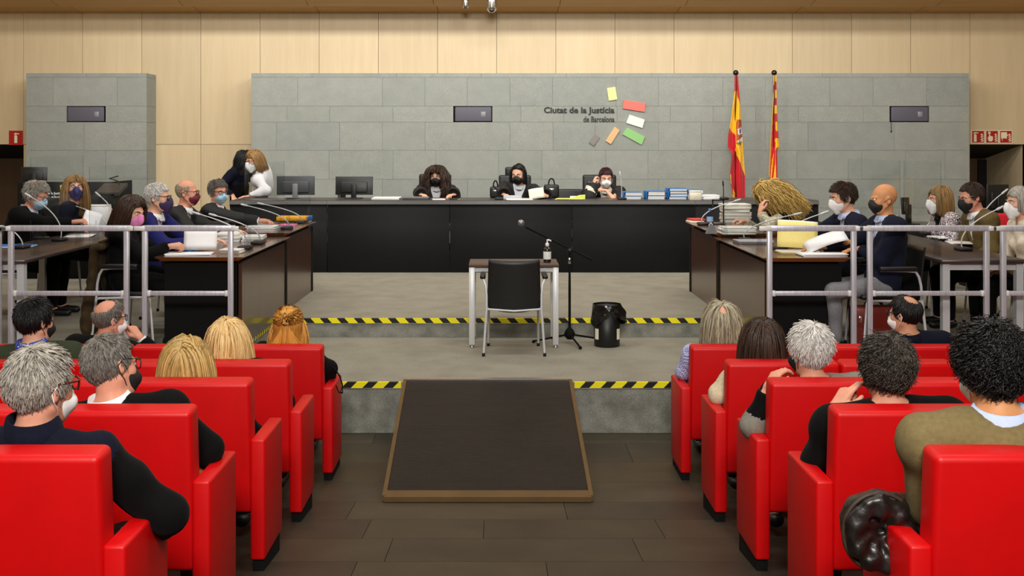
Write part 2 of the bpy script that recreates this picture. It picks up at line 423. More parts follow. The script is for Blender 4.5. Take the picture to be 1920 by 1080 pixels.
# --- ceiling (slopes up towards the public), side walls and the wall behind the public
DE = 16.42; ZE = Zat(12, DE)
ce = MB(); ce.box(-9, 9.2, DW, DW + 0.2, ZTOP, ZTOP + 0.3)
ce.add([(-9, DW + .1, ZTOP + .03), (9.2, DW + .1, ZTOP + .03), (9.2, DE, ZE + .14), (-9, DE, ZE + .14)], [(0, 1, 2, 3)])
ceiling = struct(ce.build('ceiling', M_DARK), 'maple panelled ceiling sloping up from the rear wall')
def cpanels(pxs, dpx, y0, z0, y1, z1, th=0.03):
    for a, b in zip(pxs[:-1], pxs[1:]):
        x0, x1 = Xat(a, dpx) + 0.004, Xat(b, dpx) - 0.004; xc = (x0 + x1) / 2; mb = MB()
        vs = [(x0 - xc, y0 - y1, z0 - z1), (x1 - xc, y0 - y1, z0 - z1), (x1 - xc, 0, 0), (x0 - xc, 0, 0)]
        mb.add(vs + [(x, y, z + th) for x, y, z in vs], [(0, 1, 2, 3), (7, 6, 5, 4), (4, 5, 1, 0), (5, 6, 2, 1), (6, 7, 3, 2), (7, 4, 0, 3)])
        mb.build('ceiling_panel', M_MAPLEC, ceiling).location = (xc, y1, z1)
cpanels([-160 + 223 * i + 90 for i in range(10)], DW, DE + 0.01, ZE + 0.05, DW, ZTOP)
D6 = 15.9; Z6 = ZE + 0.2 * (DE - D6)
cpanels([-126 + 235 * i for i in range(10)], DE, D6, Z6, DE, ZE)
mb = MB(); mb.box(-9, 9.2, -4.2, D6, 5.7, 5.9); mb.box(-9, 9.2, D6 - .03, D6, Z6 + .03, 5.7); mb.box(-9, 9.2, D6, DW + .2, 5.3, 5.5)
struct(mb.build('ceiling_rear', M_MAPLEC), 'ceiling above the public seats')
for nm, x0, x1, y0, y1 in (('wall_left', -9.2, -9, -4.2, 18.6), ('wall_right', 9.2, 9.4, -4.2, 18.6), ('wall_rear_public', -9.2, 9.4, -4.4, -4.2)):
    mb = MB(); mb.box(x0, x1, y0, y1, -0.1, 7); struct(mb.build(nm, M_MAPLE), 'plain maple wall')
mb = MB(); mb.box(-9.2, 9.4, -4.2, -1.0, 0.6, 0.85); struct(mb.build('floor_rear', M_PLANK), 'stone floor at the back of the gallery')
# ================================================================== FURNITURE AND FIXTURES
M_RED = mat('red_leather', rgb(198, 1, 5), 0.45, var=0.05, nscale=(6, 6, 6), bump=0.08, bscale=(350, 350, 350), spec=0.35)
M_BLK = mat('black_plastic', rgb(14, 14, 15), 0.45, var=0.1)
M_BLKM = mat('black_matt', rgb(9, 9, 10), 0.8, var=0.1, spec=0.2)
M_BENCH = mat('black_bench_leather', rgb(17, 18, 19), 0.65, spec=0.25, var=0.12, nscale=(25, 25, 25), bump=0.15, bscale=(120, 120, 120))
M_BENCHTOP = mat('black_bench_top', rgb(60, 58, 57), 0.35, var=0.06)
M_WHITE = mat('white_paper', rgb(238, 238, 240), 0.7, var=0.02)
M_CREAM = mat('cream_label', rgb(236, 230, 208), 0.6, var=0.03)
M_CHROME = mat('chrome', rgb(215, 215, 215), 0.18, 1.0)
M_STEEL = mat('painted_silver', rgb(200, 202, 205), 0.4, 0.15, var=0.03)
M_GALV = mat('galvanised_steel', rgb(208, 208, 218), 0.38, 0.35, var=0.14, nscale=(60, 60, 6), bump=0.1, bscale=(80, 80, 8))
M_WHITEPL = mat('white_plastic', rgb(230, 230, 228), 0.4)
M_TABLE = mat('brown_laminate', rgb(88, 72, 64), 0.4, var=0.1, nscale=(2, 40, 40))
M_DTABLE = mat('dark_laminate', rgb(62, 52, 50), 0.35, var=0.12, nscale=(40, 3, 40))
M_GREYPL = mat('grey_plastic', rgb(112, 112, 114), 0.5)
M_SHELL = mat('black_chair_shell', rgb(22, 22, 23), 0.45, var=0.08, nscale=(200, 200, 200))
def glass_mat(name, tint=(1, 1, 1, 1), refl=0.06):
    t = NT(name); tr = t.node('ShaderNodeBsdfTransparent'); tr.inputs[0].default_value = tint
    gl = t.node('ShaderNodeBsdfGlossy'); gl.inputs['Roughness'].default_value = 0.06
    fr = t.node('ShaderNodeLayerWeight'); fr.inputs[0].default_value = 0.5; pw_ = t.node('ShaderNodeMath', operation='POWER'); t.link(fr.outputs['Facing'], pw_.inputs[0]); pw_.inputs[1].default_value = 5.0
    ma = t.node('ShaderNodeMath', operation='MULTIPLY_ADD'); t.link(pw_.outputs[0], ma.inputs[0]); ma.inputs[1].default_value = 0.2; ma.inputs[2].default_value = 0.03
    mx = t.node('ShaderNodeMixShader'); t.link(ma.outputs[0], mx.inputs[0])
    t.link(tr.outputs[0], mx.inputs[1]); t.link(gl.outputs[0], mx.inputs[2]); t.link(mx.outputs[0], t.out.inputs[0])
    return t.m
M_PLEXI = glass_mat('clear_acrylic', (0.95, 0.96, 0.96, 1)); M_PLEXIEDGE = glass_mat('acrylic_edge', (0.9, 0.92, 0.93, 1))
M_PET = glass_mat('bottle_plastic', (0.75, 0.85, 0.95, 1))

# --- auditorium seats
ROWS = [7.09, 5.97, 5.02, 4.06, 3.13]
XSL, XSR, SP = -1.138, 1.25, 0.625         # aisle edges of the seat backs and seat spacing
def seat_meshes(slope):
    th = math.radians(5); Mb = Matrix.Translation((0, 0, 0.876)) @ Matrix.Rotation(th, 4, 'X')
    b = MB().rbox(-SP / 2 + 0.004, SP / 2 - 0.004, 0, 0.115, -0.62, 0, 0.022, 4, 0, Mb).mesh('backrest', M_RED)
    c = MB().rbox(-0.235, 0.30, 0.17, 0.54, 0.24, 0.36, 0.03, 3).mesh('cushion', M_RED)
    arms = {}
    for key, (y0, y1) in {'end': (0.03, 0.445), 'mid': (0.17, 0.475)}.items():
        a = MB().rbox(-0.034, 0.034, y0, y1, 0.05, 0.61, 0.012, 3).mesh('arm_panel', M_RED)
        f = MB(); zb = -slope * y0, -slope * y1
        vs = [(-.026, y0 + .02, zb[0]), (.026, y0 + .02, zb[0]), (.026, y1 - .03, zb[1]), (-.026, y1 - .03, zb[1])]
        f.add(vs + [(x, y, .055) for x, y, z in vs], [(3, 2, 1, 0), (4, 5, 6, 7), (0, 1, 5, 4), (1, 2, 6, 5), (2, 3, 7, 6), (3, 0, 4, 7)])
        arms[key] = (a, f.mesh('foot', M_BLKM))
    return b, c, arms
SM = {0: seat_meshes(0.0), 1: seat_meshes(0.105)}
def seat(row, side, k, label, group):
    d = ROWS[row]; b, c, arms = SM[0 if row == 0 else 1]
    x = (XSL - SP * (k + .5)) if side < 0 else (XSR + SP * (k + .5))
    t = thing('auditorium_seat', label, 'seat', (x, d, floor_z(d)), 0, group)
    obj('backrest', b, t); q = obj('cushion', c, t); q.scale = (side, 1, 1)
    a, f = arms['end' if k == 0 else 'mid']
    ax = -side * (SP / 2 + (0.026 if k == 0 else -0.037))
    o = obj('arm_panel', a, t); o.location = (ax, 0, 0); q = obj('foot', f, o)
    return t
rn = ['front', 'second', 'third', 'fourth', 'rearmost']
occ = {(0, -1, 0): 'woman with half-up golden hair', (0, -1, 2): 'balding man touching his ear', (1, -1, 0): 'pale blonde woman', (1, -1, 2): 'man in a green coat',
       (2, -1, 0): 'woman with dark-blond straight hair', (3, -1, 0): 'man with white shirt collar', (4, -1, 0): 'grey-haired man in a navy vest',
       (0, 1, 0): 'man with long grey hair', (0, 1, 2): 'man with a bald crown in navy', (1, 1, 0): 'woman with dark brown hair', (1, 1, 2): 'man touching his face by the far aisle', (2, 1, 0): 'silver-haired woman holding up a hand',
       (3, 1, 0): 'dark curly man in black', (4, 1, 0): 'person in an olive sweater'}
for row, n in enumerate((5, 4, 3, 3, 2)):
    for side in (-1, 1):
        for k in range(n):
            if (row, side, k) in occ: lab = 'red leather auditorium seat under the ' + occ[(row, side, k)]
            else: lab = 'empty red leather seat, %s from the aisle in the %s row, %s block' % (('first', 'second', 'third', 'fourth', 'fifth')[k], rn[row], 'golden-haired woman' if side < 0 else 'checked-shirt man')
            seat(row, side, k, lab, 'red auditorium seats')
# white reserved slips lying on top edges of some seat backs
for i, (px, py, d, w_, lab) in enumerate(((255, 680, 6.18, 0.10, 'white paper slip on a red seat behind the balding man'), (368, 724, 5.22, 0.11, 'white paper slip under the dark-blond hair'), (50, 859, 3.30, 0.11, 'white paper slip behind the navy vest'), (1803, 735, 5.2, 0.07, 'white paper slip on a third row seat back'), (1893, 657, 7.2, 0.06, 'white paper slip on a front row seat near the wall side'))):
    p = P(px, py, d); mb = MB(); mb.rbox(-w_ / 2, w_ / 2, -0.003, 0.003, -0.10, 0.012, 0.0028, 2)
    o = mb.build('paper_slip', M_CREAM); o.location = p; o.rotation_euler = (math.radians(8), math.radians((4, -2, 1, 3, -3)[i]), 0); tag(o, lab, 'paper', 'paper slips on seats')

# --- access ramp
xa0, xa1, xb0, xb1 = Xat(757, DM), Xat(1072, DM), Xat(716, 6.5), Xat(1113, 6.5)
t = thing('access_ramp', 'dark ribbed rubber access ramp with brown metal edging', 'ramp', (0, 0, 0))
M_RUB = NT('ribbed_rubber'); M_RUB.b.inputs['Roughness'].default_value = 0.6; M_RUB.b.inputs['Specular IOR Level'].default_value = 0.25
wv = M_RUB.node('ShaderNodeTexWave', i_Scale=14.0, i_Distortion=0.0); wv.bands_direction = 'Y'
M_RUB.link(M_RUB.coords(), wv.inputs['Vector'])
n0 = M_RUB.node('ShaderNodeTexNoise', i_Scale=2.5, i_Detail=4.0); M_RUB.link(M_RUB.coords(), n0.inputs['Vector'])
cw = M_RUB.ramp(wv.outputs['Fac'], [(0.2, (0.55, 0.55, 0.55, 1)), (0.8, (1.2, 1.2, 1.2, 1))])
cn = M_RUB.ramp(n0.outputs['Fac'], [(0.3, rgb(26, 20, 14)), (0.7, rgb(36, 29, 21))])
M_RUB.link(M_RUB.mix(1.0, cn, cw, 'MULTIPLY'), M_RUB.b.inputs['Base Color']); M_RUB.bump(wv.outputs['Fac'], 0.6, 0.006); M_RUB = M_RUB.m
M_BRONZE = mat('bronze_edging', rgb(98, 76, 44), 0.45, 0.4, var=0.12, nscale=(6, 6, 6))
def ramp_slab(name, u0, u1, v0, v1, dz, th, m):
    def q(u, v, z): 
        x = (xb0 + (xb1 - xb0) * u) * (1 - v) + (xa0 + (xa1 - xa0) * u) * v
        d = 6.5 + (DM - 6.5) * v; return (x, d, floor_z(6.5) * (1 - v) + ZM * v + z)
    vs = [q(u0, v0, dz - th), q(u1, v0, dz - th), q(u1, v1, dz - th), q(u0, v1, dz - th), q(u0, v0, dz), q(u1, v0, dz), q(u1, v1, dz), q(u0, v1, dz)]
    return MB().add(vs, [(0, 3, 2, 1), (4, 5, 6, 7), (0, 1, 5, 4), (1, 2, 6, 5), (2, 3, 7, 6), (3, 0, 4, 7)]).build(name, m, t)
ramp_slab('rubber_mat', 0.02, 0.98, 0.045, 0.995, 0.03, 0.025, M_RUB)
ramp_slab('side_edging', 0, 0.02, 0.01, 1, 0.036, 0.034, M_BRONZE); ramp_slab('side_edging', 0.98, 1, 0.01, 1, 0.036, 0.034, M_BRONZE)
ramp_slab('front_lip', 0.01, 0.99, 0.0, 0.045, 0.034, 0.03, M_BRONZE); ramp_slab('top_strip', 0.0, 1, 0.985, 1.0, 0.037, 0.02, M_ALU)
for u in (0.02, 0.24, 0.38, 0.62, 0.86, 0.97):
    q = MB().lathe([(0.0, 0.004), (0.007, 0.003), (0.008, 0)], (xb0 + (xb1 - xb0) * u, 6.55, floor_z(6.55) + 0.043), 8).build('screw', M_ALU, t)

# --- judges' bench
ZB = 1.49
t = thing('judges_bench', 'long black leather-fronted bench of the judges', 'bench', (0, DB, ZU))
bx = [Xat(431, DB), Xat(613, DB), Xat(843, DB), Xat(1073, DB), Xat(1304, DB), Xat(1536, DB)]
for a, b in zip(bx[:-1], bx[1:]):
    MB().rbox(a + .003, b - .003, 0.02, 0.06, 0.0, ZB - ZU - 0.055, 0.004, 1).build('front_panel', M_BENCH, t)
prof = [(0.0, ZB - ZU - 0.055), (-0.012, ZB - ZU - 0.05), (0.012, ZB - ZU - 0.008), (0.035, ZB - ZU), (0.8, ZB - ZU), (0.8, ZB - ZU - 0.055)]
for a, b in zip(bx[:-1], bx[1:]):
    MB().prism(prof, a + .001, b - .001, 'x').build('bench_top', M_BENCHTOP, t)
for x0, x1 in ((bx[0], bx[0] + .04), (bx[-1] - .04, bx[-1])):
    MB().box(x0, x1, 0.06, 0.78, 0, ZB - ZU - 0.055).build('side_panel', M_BENCH, t)

# --- walnut desks of the parties
def desk(xin, xout, d0, d1, zt, label):
    s = 1 if xout > xin else -1; t = thing('walnut_desk', label, 'desk', (xin, d0, ZU)); h = zt - ZU; L = d1 - d0; wd = abs(xout - xin)
    X = lambda a: s * a
    def bx_(a, b, y0, y1, z0, z1, m, nm): return MB().box(min(X(a), X(b)), max(X(a), X(b)), y0, y1, z0, z1).build(nm, m, t)
    # top with undercut edges
    vs = [(X(-.03), -.02, h), (X(wd + .0), -.02, h), (X(wd), L, h), (X(-.03), L, h), (X(.03), .03, h - .035), (X(wd - .05), .03, h - .035), (X(wd - .05), L, h - .035), (X(.03), L, h - .035)]
    q = MB(); q.add(vs, [(0, 1, 2, 3), (7, 6, 5, 4), (4, 5, 1, 0), (5, 6, 2, 1), (6, 7, 3, 2), (7, 4, 0, 3)])
    me = q.mesh('desk_top', [M_WALTOP, M_WALEDGE_LIT]); fixnormals(me)
    for p in me.polygons: p.material_index = 1 if p.normal.y < -0.3 else 0  # edge facing the public takes the painted light
    obj('desk_top', me, t)
    bx_(0.02, 0.05, 0.12, L - 0.06, 0.0, h - 0.05, M_WALNUT, 'front_panel')
    bx_(0.055, wd - 0.06, 0.06, 0.10, 0.0, h - 0.06, M_BLKM, 'end_panel'); bx_(0.055, wd - 0.06, L - 0.10, L - 0.06, 0.0, h - 0.06, M_BLKM, 'end_panel')
    bx_(0.05, wd - 0.08, 0.08, L - 0.08, h - 0.075, h - 0.036, M_BLKM, 'top_frame')
    bx_(0.012, 0.058, L - 0.06, L + 0.0, 0.0, h - 0.05, M_BLKM, 'post')
ZN, ZF = 1.30, 1.335
desk(-2.05, -2.74, 8.72, 10.68, ZN, 'glossy walnut desk with the pink-masked woman')
desk(-2.07, -2.76, 10.72, 12.30, ZF, 'glossy walnut desk holding the orange binder')
desk(2.12, 2.80, 8.66, 10.62, ZN, 'glossy walnut desk with the bald man in navy suit')
desk(2.13, 2.82, 10.66, 12.25, ZF, 'glossy walnut desk piled with grey folders')
# outer dark tables on silver legs
def side_table(x0, x1, d0, d1, label):
    t = thing('office_table', label, 'table', (x0, d0, ZU)); wd, L = x1 - x0, d1 - d0; h = ZN - ZU
    MB().rbox(0, wd, 0, L, h - 0.028, h, 0.004, 1).build('table_top', M_DTABLE, t)
    MB().box(0.05, wd - .05, 0.05, 0.09, h - 0.085, h - 0.03).build('apron', M_STEEL, t); MB().box(0.05, wd - .05, L - 0.09, L - 0.05, h - 0.085, h - 0.03).build('apron', M_STEEL, t)
    for x in (0.02, wd - 0.075):
        for y in (0.03, L / 2 - .02, L - 0.085): MB().box(x, x + 0.055, y, y + 0.055, 0.0, h - 0.028).build('leg', M_STEEL, t)
side_table(-4.36, -3.68, 8.5, 12.2, 'long dark outer table before the man in black with blue mask')
side_table(3.45, 4.12, 8.5, 11.9, 'long dark outer table before the woman in a patterned jacket')

# --- steel crowd railings
def railing(px0, px1, label, d=8.42):
    x0, x1 = Xat(px0, d), Xat(px1, d); t = thing('steel_railing', label, 'railing', ((x0 + x1) / 2, d, ZU), 0, 'steel railings'); hw = (x1 - x0) / 2
    zt = Zat(428, d) - ZU; zm = Zat(550, d) - ZU
    MB().rbox(-hw, hw, -.022, .022, zt - .022, zt + .022, 0.006, 2).build('top_rail', M_GALV, t)
    MB().rbox(-hw + .03, hw - .03, -.014, .014, zm - .018, zm + .018, 0.005, 2).build('middle_rail', M_GALV, t)
    for s in (-1, 1):
        xp = s * (hw - 0.035 if s > 0 else hw - 0.02)
        p = MB().rbox(xp - .019, xp + .019, -.019, .019, 0, zt - .02, 0.004, 2).build('post', M_GALV, t)
        MB().rbox(xp - .028, xp + .028, -.024, .024, 0, 0.012, 0.004, 1).build('foot_plate', M_GALV, p)
        MB().rbox(s * (hw + .02) - .045, s * (hw + .02) + .012 if s > 0 else s * (hw + .02) + .045, -.026, -.0225, zt - .018, zt + .018, 0.0015, 1).build('bracket', M_WHITEPL, t)
        MB().rbox(xp - s * .032 - .012, xp - s * .032 + .012, -.02, .02, zm - .022, zm + .022, 0.004, 1).build('clip', M_WHITEPL, t)
railing(-190, 6, 'galvanised steel railing section by the stacked monitors'); railing(16, 246, 'galvanised steel railing section in front of the outer table and coat'); railing(267, 441, 'galvanised steel railing section before the pink-masked woman and desk end')
railing(1438, 1609, 'galvanised steel railing section before the yellow folder'); railing(1626, 1858, 'galvanised steel railing section before the bald man in suit'); railing(1876, 2090, 'galvanised steel railing section before the woman in a cream sweater')

# --- visitor chairs
def chair_proto(name, label):
    t = thing(name, label, 'chair')
    nu, nv = 15, 13; outer = []; inner = []
    for i in range(nu):
        for j in range(nv):
            u = -1 + 2 * i / (nu - 1); v = j / (nv - 1)
            hw = 0.232 - 0.012 * v; z = 0.405 + 0.425 * v - (0.035 * (1 - u * u)) * (1 - v) - 0.02 * (1 - u * u) * v * 0.6
            y = -0.195 - 0.055 * v - 0.035 * (1 - u * u)
            outer.append((u * hw, y, z)); inner.append((u * hw, y + 0.014, z))
    q = MB(); q.grid(outer, nu, nv); q.grid(inner, nu, nv)
    n = nu * nv
    rim = [i * nv for i in range(nu)] + [(nu - 1) * nv + j for j in range(1, nv)] + [i * nv + nv - 1 for i in range(nu - 2, -1, -1)] + [j for j in range(nv - 2, 0, -1)]
    q.f += [(rim[i], rim[(i + 1) % len(rim)], n + rim[(i + 1) % len(rim)], n + rim[i]) for i in range(len(rim))]
    q.mi += [0] * len(rim); q.sm += [False] * len(rim)
    me = q.mesh('backrest', M_SHELL); fixnormals(me); obj('backrest', me, t)
    MB().rbox(-.225, .225, -.2, .25, .415, .455, .018, 3).build('seat', M_BLK, t)
    for s in (-1, 1):
        MB().tube([(s * .262, -.25, .012), (s * .236, -.215, .40), (s * .236, -.205, .53), (s * .245, -.185, .60), (s * .265, -.15, .645), (s * .27, -.08, .652), (s * .27, .12, .655)], .011, 8).build('rear_leg', M_STEEL, t)
        MB().tube([(s * .225, .24, .012), (s * .222, .21, .40), (s * .215, .15, .412), (s * .23, -.2, .405)], .011, 8).build('front_leg', M_STEEL, t)
        MB().rbox(s * .27 - .024, s * .27 + .024, -.16, .13, .648, .685, .012, 3).build('arm_pad', M_BLK, t)
        for y, x in ((-.25, .262), (.24, .225)): MB().lathe([(0, 0), (.014, 0), (.014, .02), (.011, .03)], (s * x, y, 0), 10).build('glide', M_BLK, t)
    MB().tube([(-.232, -.21, .398), (0, -.235, .385), (.232, -.21, .398)], .009, 8).build('cross_bar', M_STEEL, t)
    return t
ch = chair_proto('visitor_chair', 'empty black visitor chair with chrome legs at the witness table')
ch.location = (0.137, 9.61, ZM)
for x, y, rz, lab in ((-3.0, 8.98, -PI / 2, 'black visitor chair with draped brown coat under the pink-masked woman'), (-3.08, 9.62, -PI / 2, 'black visitor chair under the man in a blue suit'), (-3.1, 10.5, -PI / 2, 'black visitor chair under the bald man in a robe'), (-3.1, 11.55, -PI / 2, 'black visitor chair under the grey-haired man with blue mask'),
                      (-4.72, 10.6, -PI / 2, 'black visitor chair under the man bent over papers at the outer table'), (-4.75, 11.6, -PI / 2, 'black visitor chair under the long-haired woman with navy mask'), (3.1, 8.78, PI / 2, 'black visitor chair under the bald man in navy suit'), (3.1, 9.5, PI / 2, 'black visitor chair under the young man with white mask'),
                      (3.15, 11.35, PI / 2, 'black visitor chair under the curly blonde woman'), (4.52, 10.7, PI / 2, 'black visitor chair under the woman in a patterned jacket'), (4.52, 9.82, PI / 2, 'black visitor chair under the man in olive jacket'), (4.55, 9.0, PI / 2, 'black visitor chair under the woman in cream')):
    dup(ch, (x, y, ZU), rz, lab)

# --- witness table, bottle, microphone stand and bin
t = thing('witness_table', 'small brown table on square white legs', 'table', (0.14, 9.75, ZM)); hw = 0.402; h = 0.745
MB().rbox(-hw, hw, 0, 0.48, h - .026, h, .003, 1).build('table_top', M_TABLE, t)
MB().box(-hw + .05, hw - .05, .03, .07, h - .07, h - .03).build('apron', M_STEEL, t); MB().box(-hw + .05, hw - .05, .41, .45, h - .07, h - .03).build('apron', M_STEEL, t)
M_TLEG = mat('white_leg', rgb(222, 224, 226), 0.4, 0.1)
for sx in (-1, 1):
    for y in (0.005, 0.42):
        q = MB().rbox(sx * (hw - .028) - .026, sx * (hw - .028) + .026, y, y + .052, .025, h - .026, .004, 1).build('leg', M_TLEG, t)
        MB().lathe([(0, 0), (.02, 0), (.02, .008), (.011, .014), (.011, .03)], (sx * (hw - .028), y + .026, 0), 14).build('levelling_foot', M_CHROME, q)
M_AMBER = mat('dark_amber_bottle', rgb(30, 18, 14), 0.12, coat=0.6); M_LBL = mat('grey_white_label', rgb(226, 230, 228), 0.5)
bp = P(1026, 497, 9.92); bz = ZM + h
t = thing('pump_bottle', 'dark hand sanitiser pump bottle with white label', 'bottle', (bp.x, 9.92, bz))
MB().lathe([(0, 0), (.034, .0), (.035, .004), (.035, .115), (.030, .128), (.016, .142), (.014, .15), (0, .15)], seg=20).build('bottle_body', M_AMBER, t)
MB().lathe([(.0355, .03), (.0358, .032), (.0358, .098), (.0355, .10)], seg=20).build('label_band', M_LBL, t)
q = MB().lathe([(.016, .148), (.017, .15), (.017, .172), (.012, .176), (.006, .178), (.006, .2), (.0, .2)], seg=14)
q.tube([(-.004, 0, .198), (.01, 0, .203), (.03, 0, .199), (.034, 0, .19)], [.010, .009, .006, .005], 8); q.build('pump', M_WHITEPL, t)

mp = Vector((Xat(1068, 10.0), 10.0, ZM))
t = thing('microphone_stand', 'black tripod microphone stand with boom arm', 'microphone stand', mp)
MB().lathe([(0, .035), (.025, .035), (.045, .06), (.05, .09), (.035, .12), (.02, .135), (.012, .15)], seg=16).build('hub', M_BLKM, t)
for a in (math.radians(182), math.radians(14), math.radians(283)):
    L = .33; c, s = math.cos(a), math.sin(a)
    q = MB().tube([(.03 * c, .03 * s, .075), (L * c, L * s, .018)], .009, 8).build('leg', M_BLKM, t); MB().ball((L * c, L * s, .015), .015, 10, 7).build('rubber_foot', M_BLKM, q)
zc = Zat(470, 10.0) - ZM
MB().tube([(0, 0, .12), (0, 0, .5), (0, 0, zc)], [.012, .012, .008], 10).build('pole', M_BLKM, t)
MB().lathe([(.010, 0), (.013, .005), (.013, .05), (.010, .055)], (0, 0, zc - .12), 12).build('collar', M_CHROME, t)
q = MB().lathe([(0, -.03), (.02, -.028), (.024, 0), (.02, .028), (0, .03)], (0, 0, zc), 12, M=Matrix.Translation((0, 0, zc)) @ Matrix.Rotation(PI / 2, 4, 'X') @ Matrix.Translation((0, 0, -zc))).build('clutch', M_BLK, t)
tip = P(986, 426, 9.86) - mp; tail = P(1110, 487, 10.06) - mp
bo = MB().tube([tail, tail.lerp(tip, 0.08), tail.lerp(tip, 0.081), tip], [.013, .013, .0095, .0095], 8).build('boom_arm', M_BLKM, t)
mc = P(977, 418, 9.74) - mp
q = MB().tube([mc + Vector((0, .02, 0)), mc + Vector((.004, .07, -.004)), mc + Vector((.02, .15, -.012))], [.018, .016, .011], 12).build('microphone_body', M_BLKM, t)
M_GRILLE = mat('silver_grille', rgb(150, 150, 152), 0.4, 0.7, var=0.3, nscale=(500, 500, 500))
g = MB().ball(mc, (.026, .024, .026), 18, 12).build('grille', M_GRILLE, t)
MB().lathe([(.0255, -.004), (.0285, -.003), (.0285, .003), (.0255, .004)], (0, 0, 0), 18, M=Matrix.Translation(mc) @ Matrix.Rotation(PI / 2, 4, 'X')).build('grille_ring', M_CHROME, g)

bn = Vector((Xat(1138, 9.86), 9.86, ZM)); t = thing('waste_bin', 'round black waste bin lined with a black plastic bag', 'bin', bn)
MB().lathe([(0, .004), (.112, 0), (.115, .006), (.122, .36), (.118, .36), (.11, .02), (0, .02)], seg=28).build('bin_body', M_BLK, t)
M_BAG = mat('black_bin_liner', rgb(16, 16, 17), 0.22, bump=1.0, bscale=(28, 28, 12), coat=0.3)
q = MB(); nu, nv = 41, 12; pts = []; rb = random.Random(5)
for i in range(nu):
    a = 2 * PI * i / (nu - 1)
    for j in range(nv):
        v = j / (nv - 1); wob = 0.010 * math.sin(a * 5 + v * 6) + 0.008 * math.sin(a * 9 - v * 9)
        tailf = max(0, math.cos(a + 0.15)) ** 8
        hang = 0.15 + 0.05 * math.sin(a * 2.0 + 1) - 0.02 * tailf
        r = 0.126 + 0.012 * math.sin(v * PI) + wob * (v + .15) + tailf * 0.06 * v; z = 0.378 - hang * v
        pts.append((r * math.cos(a), r * math.sin(a), z))
q.grid(pts, nu, nv); pts = []
for i in range(nu):
    a = 2 * PI * i / (nu - 1)
    for j in range(6):
        v = j / 5; r = 0.126 - 0.02 * v + 0.006 * math.sin(a * 7 + v * 5) * v; pts.append((r * math.cos(a), r * math.sin(a), 0.378 - 0.3 * v))
q.grid(pts, nu, 6); q.build('bin_liner', M_BAG, t)
for a in (-145, -38):
    ar = math.radians(a); q = MB(); pts = []
    for i in range(5):
        b_ = ar + (i - 2) * 0.10
        for j in range(2): pts.append((.1215 * math.cos(b_), .1215 * math.sin(b_), .07 + j * .095))
    q.grid(pts, 5, 2); q.build('sticker', M_CREAM, t)
# ================================================================== WALL FITTINGS, FLAGS, SIGNS, LETTERING
def textmesh(s, size, bold, name, m, depth=0.004, align='LEFT'):
    c = bpy.data.curves.new(name, 'FONT'); c.body = s; c.size = size; c.extrude = depth; c.offset = bold; c.align_x = align; c.resolution_u = 3
    o = bpy.data.objects.new(name, c); COL.objects.link(o); bpy.context.view_layer.update()
    me = bpy.data.meshes.new_from_object(o.evaluated_get(bpy.context.evaluated_depsgraph_get())); bpy.data.objects.remove(o)
    me.name = name; me.materials.clear(); me.materials.append(m); return me
def fit_text(me, x0, x1, z0, z1, y, parent=None, name='lettering'):
    n = len(me.vertices); co = np.empty(n * 3); me.vertices.foreach_get('co', co); co = co.reshape(-1, 3)
    lo, hi = co.min(0), co.max(0); out = np.empty_like(co)
    out[:, 0] = (co[:, 0] - lo[0]) / (hi[0] - lo[0]) * (x1 - x0) + x0
    out[:, 2] = (co[:, 1] - lo[1]) / (hi[1] - lo[1]) * (z1 - z0) + z0
    out[:, 1] = y - (co[:, 2] - lo[2])
    me.vertices.foreach_set('co', out.ravel()); me.update(); fixnormals(me)
    return obj(name, me, parent)
M_INK = mat('dark_grey_letters', rgb(44, 44, 43), 0.7); M_INK2 = mat('grey_letters', rgb(62, 62, 60), 0.7)
t = thing('court_lettering', 'dark lettering Ciutat de la Justícia de Barcelona on the stone wall', 'lettering', (0, 0, 0))
X_ = lambda px: Xat(px, DS); Z_ = lambda py: Zat(py, DS)
# first line is 'Ciutat de la Justícia' (top of the accents to the baseline), second line 'de Barcelona'
fit_text(textmesh('Ciutat de la Justícia', 0.2, 0.0045, 'lettering', M_INK), X_(1020), X_(1152), Z_(215.5), Z_(200.5), DS - 0.004, t)
fit_text(textmesh('de Barcelona', 0.12, 0.0015, 'lettering', M_INK2), X_(1094), X_(1152), Z_(229), Z_(218), DS - 0.004, t)
plq = [('yellow', (244, 236, 150), [(1138, 165.5), (1153.5, 163), (1157, 186.5), (1141.5, 189)]),
       ('salmon red', (238, 112, 100), [(1169, 187.5), (1210, 194), (1208, 210), (1167.5, 203.5)]),
       ('white', (236, 236, 226), [(1180, 215), (1208.5, 224.5), (1204, 240), (1174, 230.5)]),
       ('green', (142, 196, 122), [(1175.5, 239), (1209, 256.5), (1202.5, 271.5), (1167, 252)]),
       ('tan', (222, 180, 128), [(1152.5, 237.5), (1161.5, 244.5), (1145, 270.5), (1135, 264)]),
       ('taupe grey', (132, 126, 122), [(1115, 251), (1124, 257.5), (1113, 273.5), (1104, 267)])]
for nm, c, pts in plq:
    mb = MB(); ps = [Vector((X_(a), 0, Z_(b))) for a, b in pts]; cc = sum(ps, Vector()) / 4
    mb.prism([(p.x - cc.x, p.z - cc.z) for p in ps], -0.02, 0.004, 'y'); me = mb.mesh('wall_plaque', mat('plaque_' + nm.replace(' ', '_'), rgb(*c), 0.5)); fixnormals(me)
    o = tag(obj('wall_plaque', me), 'small tilted %s rectangular plaque of the wall emblem' % nm, 'plaque', 'coloured wall plaques'); o.location = (cc.x, DS - 0.003, cc.z)

